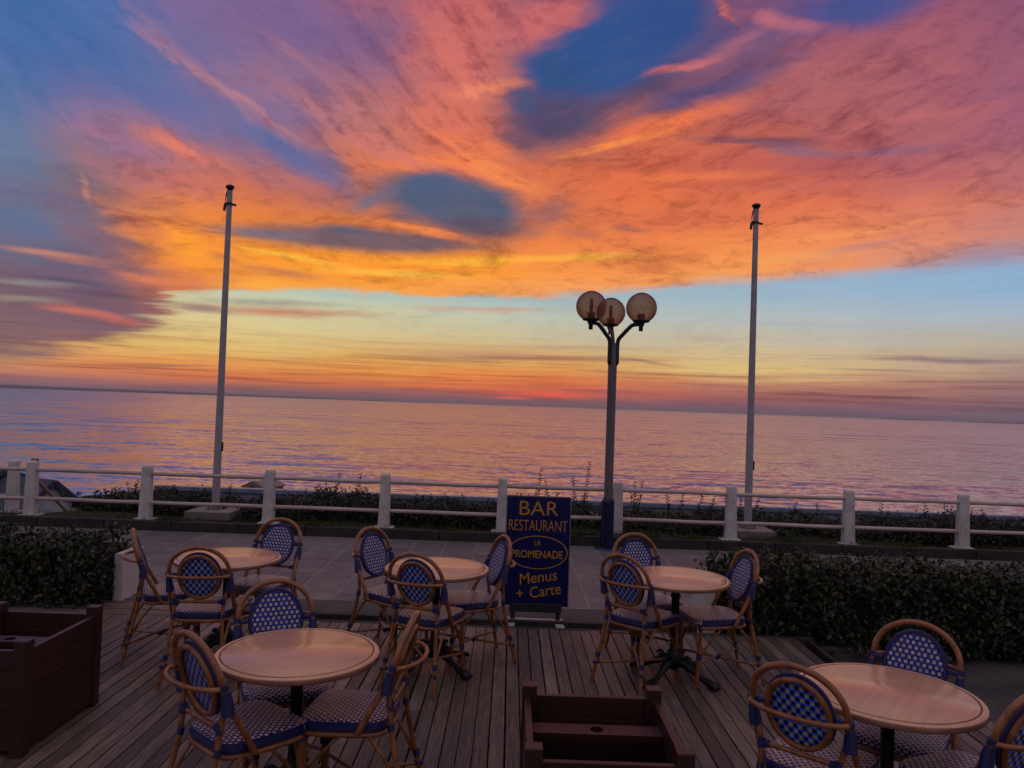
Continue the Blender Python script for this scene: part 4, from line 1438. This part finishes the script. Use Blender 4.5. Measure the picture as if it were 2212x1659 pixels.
def lettering(txt, cx, cz, width, height=None, rot=0.0, shear=0.0, thick=0.0, spacing=1.0):
    cu = bpy.data.curves.new('t', 'FONT')
    cu.body = txt
    cu.size = 1.0
    cu.align_x = 'LEFT'
    cu.offset = thick
    cu.shear = shear
    cu.space_character = spacing
    cu.extrude = 0.0
    cu.resolution_u = 6
    ob = bpy.data.objects.new('t', cu)
    COL.objects.link(ob)
    bpy.context.view_layer.update()
    dg = bpy.context.evaluated_depsgraph_get()
    me = ob.evaluated_get(dg).to_mesh()
    vv = [v.co.copy() for v in me.vertices]
    ff = [tuple(p.vertices) for p in me.polygons]
    ob.evaluated_get(dg).to_mesh_clear()
    bpy.data.objects.remove(ob)
    bpy.data.curves.remove(cu)
    x0, x1 = min(v.x for v in vv), max(v.x for v in vv)
    y0, y1 = min(v.y for v in vv), max(v.y for v in vv)
    sx = width / (x1 - x0)
    sy = (height / (y1 - y0)) if height else sx
    c_, s_ = math.cos(rot), math.sin(rot)
    res = []
    for v in vv:
        a = (v.x - (x0 + x1) / 2) * sx
        d = (v.y - (y0 + y1) / 2) * sy
        res.append((cx + a * c_ - d * s_, yb - 0.0105, cz + a * s_ + d * c_))
    b.add(res, ff, 1)


def bzf(f):                                   # height on the board as a fraction from the top
    return bz1 - f * (bz1 - bz0)


def bxf(f):
    return (f - 0.5) * bw


lettering('BAR', bxf(0.505), bzf(0.103), 0.615 * bw, 0.128, thick=-0.004)
lettering('RESTAURANT', bxf(0.50), bzf(0.262), 0.93 * bw, 0.098, thick=-0.008)
lettering('LA', bxf(0.50), bzf(0.421), 0.10 * bw, 0.046, thick=0.0)
lettering('PROMENADE', bxf(0.495), bzf(0.525), 0.82 * bw, 0.070, thick=0.010)
lettering('Menus', bxf(0.525), bzf(0.733), 0.60 * bw, 0.100, rot=math.radians(9), shear=0.12, thick=0.002)
lettering('Carte', bxf(0.645), bzf(0.855), 0.49 * bw, 0.100, rot=math.radians(10), shear=0.12, thick=0.002)
lettering('+', bxf(0.245), bzf(0.888), 0.115 * bw, 0.066, rot=math.radians(6))
# oval line round the name
vv, ff = [], []
NN = 64
for k in range(NN):
    a = 2 * math.pi * k / NN
    for s in (1.0, 0.965):
        vv.append((bxf(0.505) + 0.475 * bw * s * math.cos(a), yb - 0.0105, bzf(0.509) + 0.152 * (s if s == 1 else 0.952) * math.sin(a)))
for k in range(NN):
    j = (k + 1) % NN
    ff.append((2 * k, 2 * j, 2 * j + 1, 2 * k + 1))
b.add(vv, ff, 1)
b.build('sign_board', [M['sign_blue'], M['sign_gold'], M['steel']], SG)
b = MB()
b.box((0.0, yb - 0.022, 0.162), (0.475, 0.022, 0.075), bev=0.004)
for sx in (-.16, 0, .16):
    b.lathe([(0.0, 0.0), (0.011, 0.0), (0.011, 0.012), (0.0, 0.014)], 10, (sx, yb - 0.035, 0.185))
b.build('clamp_bar', M['dark_plastic'], SG)
for sx in (-1, 1):
    b = MB()
    pts = []
    for k in range(7 * 12 + 1):
        a = 2 * math.pi * k / 12
        pts.append((sx * 0.205 + 0.019 * math.cos(a), yb + 0.019 * math.sin(a), 0.055 + 0.075 * k / 84))
    b.tube(pts, 0.0048, 6)
    b.box((sx * 0.205, yb, 0.125), (0.05, 0.05, 0.02), bev=0.004)
    b.build('spring', M['dark_plastic'], SG)
b = MB()
b.box((0, yb, 0.050), (0.44, 0.045, 0.014), bev=0.003)
for sx in (-1, 1):
    b.beam((sx * 0.205, yb - 0.0, 0.048), (sx * 0.232, yb - 0.17, 0.012), 0.075, 0.012, bev=0.003)
    b.beam((sx * 0.205, yb + 0.0, 0.048), (sx * 0.232, yb + 0.17, 0.012), 0.052, 0.012, bev=0.003)
    b.box((sx * 0.235, yb, 0.008), (0.055, 0.40, 0.012), bev=0.003)
b.box((0, yb - 0.19, 0.010), (0.50, 0.045, 0.012), bev=0.003)
b.build('foot_frame', M['pale_steel'], SG)

# ------------------------------------------------------------------ planter boxes


def planter(x0, x1, y0, y1, label, bar_y, name='planter_box'):
    cx, cy = (x0 + x1) / 2, (y0 + y1) / 2
    root = thing(name, (cx, cy, 0), 0, label, 'planter box', 'empty wooden planter boxes on the deck')
    hx, hy = (x1 - x0) / 2, (y1 - y0) / 2
    pw, H_ = 0.068, 0.595
    for sx in (-1, 1):
        for sy in (-1, 1):
            b = MB()
            b.box((sx * (hx - pw / 2), sy * (hy - pw / 2), H_ / 2), (pw, pw, H_), bev=0.005)
            b.build('corner_post', M['planter_wood'], root)
    zt, n = 0.545, 5
    ph = (zt - 0.03) / n
    for sy in (-1, 1):
        b = MB()
        for k in range(n):
            b.box((0, sy * (hy - 0.024), 0.03 + ph * (k + .5)), (2 * hx - 2 * pw, 0.028, ph - 0.003), bev=0.003)
        b.build('side_panel', M['planter_wood'], root)
    for sx in (-1, 1):
        b = MB()
        for k in range(n):
            b.box((sx * (hx - 0.024), 0, 0.03 + ph * (k + .5)), (0.028, 2 * hy - 2 * pw, ph - 0.003), bev=0.003)
        b.build('side_panel', M['planter_wood'], root)
    # cross bar with a round hole for a parasol pole
    by, bd, bz, th = bar_y - cy, 0.105, 0.49, 0.028
    b = MB()
    N = 32
    ix = hx - 0.04
    circ, rect = [], []
    for k in range(N):
        a = 2 * math.pi * k / N + math.pi / N
        ca, sa = math.cos(a), math.sin(a)
        circ.append((0.030 * ca, 0.030 * sa))
        t = min((bd / 2) / max(abs(sa), 1e-6), (bd / 2) / max(abs(ca), 1e-6))
        rect.append((t * ca, t * sa))
    vv = [(p[0], p[1] + by, z) for z in (bz, bz - th) for p in circ] + [(p[0], p[1] + by, z) for z in (bz, bz - th) for p in rect]
    ff = []
    for k in range(N):
        j = (k + 1) % N
        ff += [(k, 2 * N + k, 2 * N + j, j), (N + k, N + j, 3 * N + j, 3 * N + k), (k, j, N + j, N + k)]
    b.add(vv, ff)
    for s in (-1, 1):
        b.box((s * (ix + bd / 2) / 2, by, bz - th / 2), (ix - bd / 2, bd, th))
    b.box((0, by - bd / 2 - .001, bz - th / 2), (bd, .002, th))
    b.box((0, by + bd / 2 + .001, bz - th / 2), (bd, .002, th))
    b.build('cross_bar', M['planter_wood'], root)
    b = MB()
    b.box((0, 0, 0.045), (2 * hx - 0.09, 2 * hy - 0.09, 0.03))
    b.build('bottom_board', M['soil'], root)
    return root


planter(-3.09, -2.445, 3.99, 4.735, 'tall brown planter box with no plants at the left edge of the deck', 4.36)
planter(0.10, 0.75, 2.965, 3.69, 'brown planter box with no plants at the bottom centre, parasol hole in its bar', 3.42)

# ------------------------------------------------------------------ tables


def make_table():
    root = thing('bistro_table', (0, 0, 0), 0, 'x', 'table', 'round bistro tables on the deck')
    R_ = 0.375
    b = MB()
    zt = 0.72
    b.lathe([(0.0, zt), (R_ - 0.034, zt), (R_ - 0.032, zt - 0.003), (R_ - 0.027, zt - 0.003), (R_ - 0.025, zt), (R_ - 0.012, zt + 0.0005), (R_ - 0.003, zt - 0.005), (R_, zt - 0.010),
             (R_, zt - 0.024), (R_ - 0.003, zt - 0.029), (R_ - 0.05, zt - 0.031), (0.0, zt - 0.031)], 96,
            mats=[0, 2, 2, 2, 0, 0, 1, 1, 1, 1, 1])
    b.build('tabletop', [M['laminate'], M['table_edge'], M['groove']], root)
    b = MB()
    b.lathe([(0.17, 0.689), (0.17, 0.676), (0.05, 0.665), (0.036, 0.655), (0.029, 0.63), (0.029, 0.60), (0.036, 0.595), (0.036, 0.58), (0.028, 0.572), (0.027, 0.36), (0.034, 0.345),
             (0.038, 0.325), (0.032, 0.31), (0.029, 0.30), (0.030, 0.22), (0.042, 0.20), (0.054, 0.18), (0.060, 0.15), (0.055, 0.11), (0.042, 0.085), (0.03, 0.07), (0.0, 0.066)], 20)
    b.build('column', M['iron'], root)
    for k in range(4):
        a = math.radians(45 + 90 * k)
        ux, uy = math.cos(a), math.sin(a)

        def q(r, z, s=0.0):
            return (ux * r - uy * s, uy * r + ux * s, z)
        b = MB()
        leg = spline([q(0.035, 0.125), q(0.085, 0.128), q(0.15, 0.095), q(0.21, 0.062), q(0.265, 0.042), q(0.305, 0.034)], 5)
        n = len(leg)
        b.tube(leg, [0.030 + 0.006 * math.sin(i / n * 9) - 0.010 * i / n for i in range(n)], 10)
        for s in (-0.022, 0, 0.022):                                         # claws
            b.tube(spline([q(0.285, 0.045, s * .6), q(0.315, 0.040, s), q(0.338, 0.024, s * 1.15), q(0.345, 0.008, s * 1.15)], 3), [0.013, 0.014, 0.014, 0.013, 0.014, 0.013, 0.012, 0.011, 0.009, 0.006][:10], 8)
        b.tube([q(0.29, 0.03), q(0.30, 0.0)], [0.026, 0.022], 10)
        # scroll on the shoulder of the leg
        sc = [q(0.105 + 0.034 * (1 - t / 14) * math.cos(t * 0.62), 0.155 + 0.026 * (1 - t / 14) * math.sin(t * 0.62)) for t in range(13)]
        b.tube(sc, 0.009, 6)
        b.build('leg', M['iron'], root)
    return root


# ------------------------------------------------------------------ rattan chair


def make_chair():
    root = thing('bistro_chair', (0, 0, 0), 0, 'x', 'chair', 'blue and cream rattan bistro chairs on the deck')

    def tilt(z):
        return -0.205 - 0.30 * (z - 0.655)
    # seat: rounded trapezoid cushion of weave
    zt, th = 0.464, 0.047
    N = 48

    def outline(s):
        pts = []
        for k in range(N):
            a = 2 * math.pi * k / N
            ca, sa = math.cos(a), math.sin(a)
            ex = 2.0 / 5.0
            y = math.copysign(abs(sa) ** ex, sa)
            x_ = math.copysign(abs(ca) ** ex, ca)
            w = 0.198 + 0.018 * y
            pts.append((x_ * w * s, 0.005 + y * 0.205 * (1 - 0.06 * (ca * ca) * (sa < 0)) * s))
        return pts
    b = MB()
    rings = [(0.0, 0.004), (0.35, 0.0045), (0.7, 0.003), (0.90, 0.0), (0.965, -0.004)]
    vv, uv = [], []
    for (s, dz) in rings[1:]:
        for (x, y) in outline(s):
            vv.append((x, y, zt + dz))
            uv.append((x, y))
    vv.append((0, 0.005, zt + 0.004)); uv.append((0, 0.005))
    ff = [(k, (k + 1) % N, len(vv) - 1) for k in range(N)]
    for i in range(len(rings) - 2):
        for k in range(N):
            j = (k + 1) % N
            ff.append((i * N + k, (i + 1) * N + k, (i + 1) * N + j, i * N + j))
    b.add(vv, ff, 0, True, uv)
    # rolled edge: weave over the front, plain blue round the sides and back
    edge = [(0.965, -0.004), (1.0, -0.014), (1.0, -0.032), (0.97, -th)]
    oo = [outline(s) for s, _ in edge]
    for k in range(N):
        j = (k + 1) % N
        mid = oo[1][k][1]
        front = mid > 0.165
        for i in range(3):
            q = [(oo[i][k], edge[i][1]), (oo[i + 1][k], edge[i + 1][1]), (oo[i + 1][j], edge[i + 1][1]), (oo[i][j], edge[i][1])]
            b.add([(p[0], p[1], zt + dz) for p, dz in q], [(0, 1, 2, 3)], 0 if front else 1, True, [(p[0], p[1] - dz * 1.3) for p, dz in q])
    b.add([(x, y, zt - th) for x, y in outline(0.97)], [tuple(reversed(range(N)))], 1)
    b.build('seat', [M['weave_seat'], M['binding']], root)
    b = MB()
    b.tube([(x, y, zt - th - 0.013) for x, y in outline(0.965)], 0.0125, 8, closed=True)
    b.build('seat_frame', M['rattan'], root)

    # back panel
    nrm = Vector((0, 1, 0.30)).normalized()
    up = Vector((0, -0.30, 1)).normalized()
    C0 = Vector((0, tilt(0.703), 0.703))
    A_, B_ = 0.134, 0.160

    def pan(u, w, d=0.0):
        return C0 + Vector((1, 0, 0)) * u + up * w + nrm * d
    NS = 40
    b = MB()
    for d, mat_, rev in ((0.011, 0, False), (-0.003, 1, True)):
        vv = [pan(0, 0, d - 0.006)]
        uv = [(0, 0)]
        for s in (0.5, 0.97):
            for k in range(NS):
                a = 2 * math.pi * k / NS
                u, w = A_ * s * math.cos(a), B_ * s * math.sin(a)
                vv.append(pan(u, w, d - 0.006 * (1 - s)))
                uv.append((u, w))
        ff = [(0, 1 + k, 1 + (k + 1) % NS) for k in range(NS)] + [(1 + k, 1 + NS + k, 1 + NS + (k + 1) % NS, 1 + (k + 1) % NS) for k in range(NS)]
        if rev:
            ff = [tuple(reversed(f_)) for f_ in ff]
        b.add(vv, ff, mat_, True, uv)
    backrest = b.build('backrest', [M['weave_front'], M['weave_back']], root)
    b = MB()
    b.tube([pan(A_ * math.cos(2 * math.pi * k / NS), B_ * math.sin(2 * math.pi * k / NS), 0.006) for k in range(NS)], 0.0115, 8, closed=True)
    b.build('binding', M['binding'], backrest)
    b = MB()
    b.tube([pan((A_ - .008) * math.cos(2 * math.pi * k / NS), (B_ - .008) * math.sin(2 * math.pi * k / NS), -0.014) for k in range(NS)], 0.0125, 8, closed=True)
    b.build('oval_frame', M['rattan'], backrest)

    # bent hoop running down to the sides of the seat
    half = [(0.205, -0.075, 0.415), (0.204, -0.12, 0.50), (0.199, -0.17, 0.59), (0.196, tilt(0.665), 0.665), (0.192, tilt(0.735), 0.735)]
    arch = []
    for k in range(1, 12):
        a = math.pi * k / 12
        z = 0.735 + 0.165 * math.sin(a)
        arch.append((0.192 * math.cos(a), tilt(z), z))
    path = spline(half + arch + [(-x, y, z) for x, y, z in reversed(half)], 3)
    b = MB()
    b.tube(path, 0.0140, 10)
    hoop = b.build('back_hoop', M['rattan'], root)
    for s in (-1, 1):
        b = MB()
        b.tube([(s * 0.196, tilt(0.69), 0.695), (s * 0.196, -0.205, 0.66), (s * 0.190, -0.195, 0.60)], [0.018, 0.023, 0.029], 10)
        b.build('binding', M['binding'], hoop)
        b = MB()
        b.tube([(s * 0.199, tilt(0.728) - .0, 0.728), (s * 0.197, tilt(0.706), 0.706)], 0.0185, 10)
        b.build('binding', M['binding'], hoop)
        b = MB()
        b.tube([(s * 0.19, tilt(0.712) + .004, 0.712), (s * 0.146, tilt(0.712) + .004, 0.712)], 0.0125, 8)
        b.build('binding', M['binding'], hoop)
    b = MB()
    hp = [(-0.196, tilt(0.712) - .012, 0.712), (-0.178, -0.272, 0.713), (-0.10, -0.318, 0.715), (0, -0.332, 0.716), (0.10, -0.318, 0.715), (0.178, -0.272, 0.713), (0.196, tilt(0.712) - .012, 0.712)]
    b.tube(spline(hp, 5), 0.0115, 8)
    b.build('handle', M['rattan'], root)
    # lower cross bar
    b = MB()
    b.tube([(-0.158, -0.208, 0.535), (0.158, -0.208, 0.535)], 0.0115, 8)
    cb = b.build('cross_bar', M['rattan'], root)
    for s in (-1, 1):
        b = MB()
        b.tube([(s * 0.165, -0.207, 0.535), (s * 0.122, -0.208, 0.535)], 0.0155, 8)
        b.tube([(s * 0.158, -0.206, 0.555), (s * 0.156, -0.212, 0.515)], 0.0165, 8)
        b.build('binding', M['binding'], cb)
    # legs
    for s in (-1, 1):
        b = MB()
        rl = spline([(s * 0.188, -0.200, 0.645), (s * 0.165, -0.206, 0.56), (s * 0.156, -0.214, 0.47), (s * 0.163, -0.238, 0.33), (s * 0.185, -0.285, 0.12), (s * 0.197, -0.312, 0.0)], 5)
        b.tube(rl, 0.0128, 9)
        b.tube(spline([(s * 0.172, -0.255, 0.19), (s * 0.176, -0.20, 0.30), (s * 0.182, -0.12, 0.405)], 4), 0.0085, 7)
        leg = b.build('leg', M['rattan'], root)
        b = MB()
        b.tube([(s * 0.178, -0.268, 0.205), (s * 0.180, -0.275, 0.172)], 0.0175, 8)
        b.build('binding', M['binding'], leg)
        b = MB()
        b.tube([(s * 0.157, -0.213, 0.455), (s * 0.158, -0.218, 0.425)], 0.0165, 8)
        b.build('binding', M['binding'], leg)
        b = MB()
        b.tube(spline([(s * 0.182, 0.165, 0.425), (s * 0.184, 0.172, 0.25), (s * 0.190, 0.188, 0.0)], 5), 0.0145, 9)
        b.tube(spline([(s * 0.182, 0.165, 0.20), (s * 0.184, 0.10, 0.30), (s * 0.187, 0.0, 0.410)], 4), 0.0085, 7)
        b.tube(spline([(s * 0.178, 0.170, 0.22), (s * 0.14, 0.178, 0.32), (s * 0.07, 0.185, 0.410)], 4), 0.0085, 7)
        leg = b.build('leg', M['rattan'], root)
        b = MB()
        b.tube([(s * 0.183, 0.173, 0.225), (s * 0.184, 0.176, 0.185)], 0.0180, 8)
        b.build('binding', M['binding'], leg)
        b = MB()
        b.tube([(s * 0.182, 0.165, 0.425), (s * 0.182, 0.167, 0.385)], 0.0180, 8)
        b.build('binding', M['binding'], leg)
        # crossing stretcher rods
        b = MB()
        b.tube(spline([(s * 0.190, -0.290, 0.135), (0, -0.055, 0.150 + .008 * s), (-s * 0.192, 0.190, 0.150)], 5), 0.0095, 8)
        stc = b.build('stretcher', M['rattan'], root)
        b = MB()
        b.tube([(s * 0.197, -0.300, 0.134), (s * 0.170, -0.266, 0.137)], 0.0125, 8)
        if s == 1:
            b.build('binding', M['binding'], stc)
            b = MB()
            b.tube([(0.025, -0.075, 0.150), (-0.025, -0.035, 0.150)], 0.018, 8)
        b.build('binding', M['binding'], stc)
    return root


tproto = make_table()
TABLES = [(-2.03, 5.66, 0.2, 'round pale wood table at the far left, in front of the first railing span'),
          (-0.49, 5.56, 0.1, 'round pale wood table beside the blue sign, nearest to the sign'),
          (1.22, 5.52, 0.05, 'round pale wood table in front of the right-hand hedge, near the lamp post'),
          (-0.95, 3.62, 0.6, 'round pinkish table in the left foreground, showing a dark chair reflection'),
          (1.68, 3.37, 0.9, 'round pinkish table in the right foreground, nearest the right edge')]
for i, (x, y, rz, lab) in enumerate(TABLES):
    o = tproto if i == 0 else dup(tproto)
    o.location = (x, y, 0)
    o.rotation_euler = (0, 0, rz)
    o['label'] = lab

cproto = make_chair()
CHAIRS = [  # x, y, facing, label
    (-2.45, 5.71, (.90, .43), 'chair seen side-on by the end of the left hedge'),
    (-2.03, 5.31, (-.10, .994), 'chair seen from behind at the far left table'),
    (-1.90, 6.06, (-.21, -.978), 'chair facing us on the promenade side of the far left table'),
    (-0.84, 5.90, (.85, -.52), 'chair facing us to the left of the table beside the blue sign'),
    (-0.515, 5.33, (.32, .946), 'chair seen from behind in front of the table beside the blue sign'),
    (-0.265, 5.78, (-.93, -.36), 'chair overlapping the left edge of the blue sign, facing left'),
    (0.98, 5.49, (.676, .737), 'chair seen from behind at the left of the table near the right hedge'),
    (1.11, 5.95, (.34, -.94), 'chair facing us behind the table near the right hedge, below the lamp post'),
    (1.50, 5.58, (-.985, -.17), 'chair against the right hedge with its side to us, facing left'),
    (-1.12, 3.96, (.45, -.89), 'front view chair behind the left foreground table'),
    (-1.125, 3.44, (.65, .76), 'chair at the left of the left foreground table, its curved handle towards us'),
    (-0.69, 3.66, (-.99, .08), 'chair at the right of the left foreground table, facing left'),
    (1.35, 3.30, (.66, .75), 'big chair seen from behind at the left of the right foreground table'),
    (1.86, 3.61, (-.67, -.745), 'front view chair behind the right foreground table, dark hedge behind it'),
    (1.92, 3.17, (-.40, .92), 'chair cut off by the right edge of the picture'),
]
for i, (x, y, f, lab) in enumerate(CHAIRS):
    o = cproto if i == 0 else dup(cproto)
    o.location = (x, y, 0.0005)
    o.rotation_euler = (0, 0, math.atan2(-f[0], f[1]))
    o['label'] = 'rattan ' + lab

# ------------------------------------------------------------------ sea air
hm, hg, hout = new_mat('sea_haze')
pv = hg.n('ShaderNodeVolumePrincipled', {'Color': (0.86, 0.78, 0.82, 1), 'Density': 5.0e-5, 'Anisotropy': 0.0})
hm.node_tree.links.new(pv.outputs[0], hout.inputs['Volume'])
b = MB()
b.box((0, 24000 - 60, 28), (100000, 48120, 88))
setting(b.build('haze', hm), 'stuff')
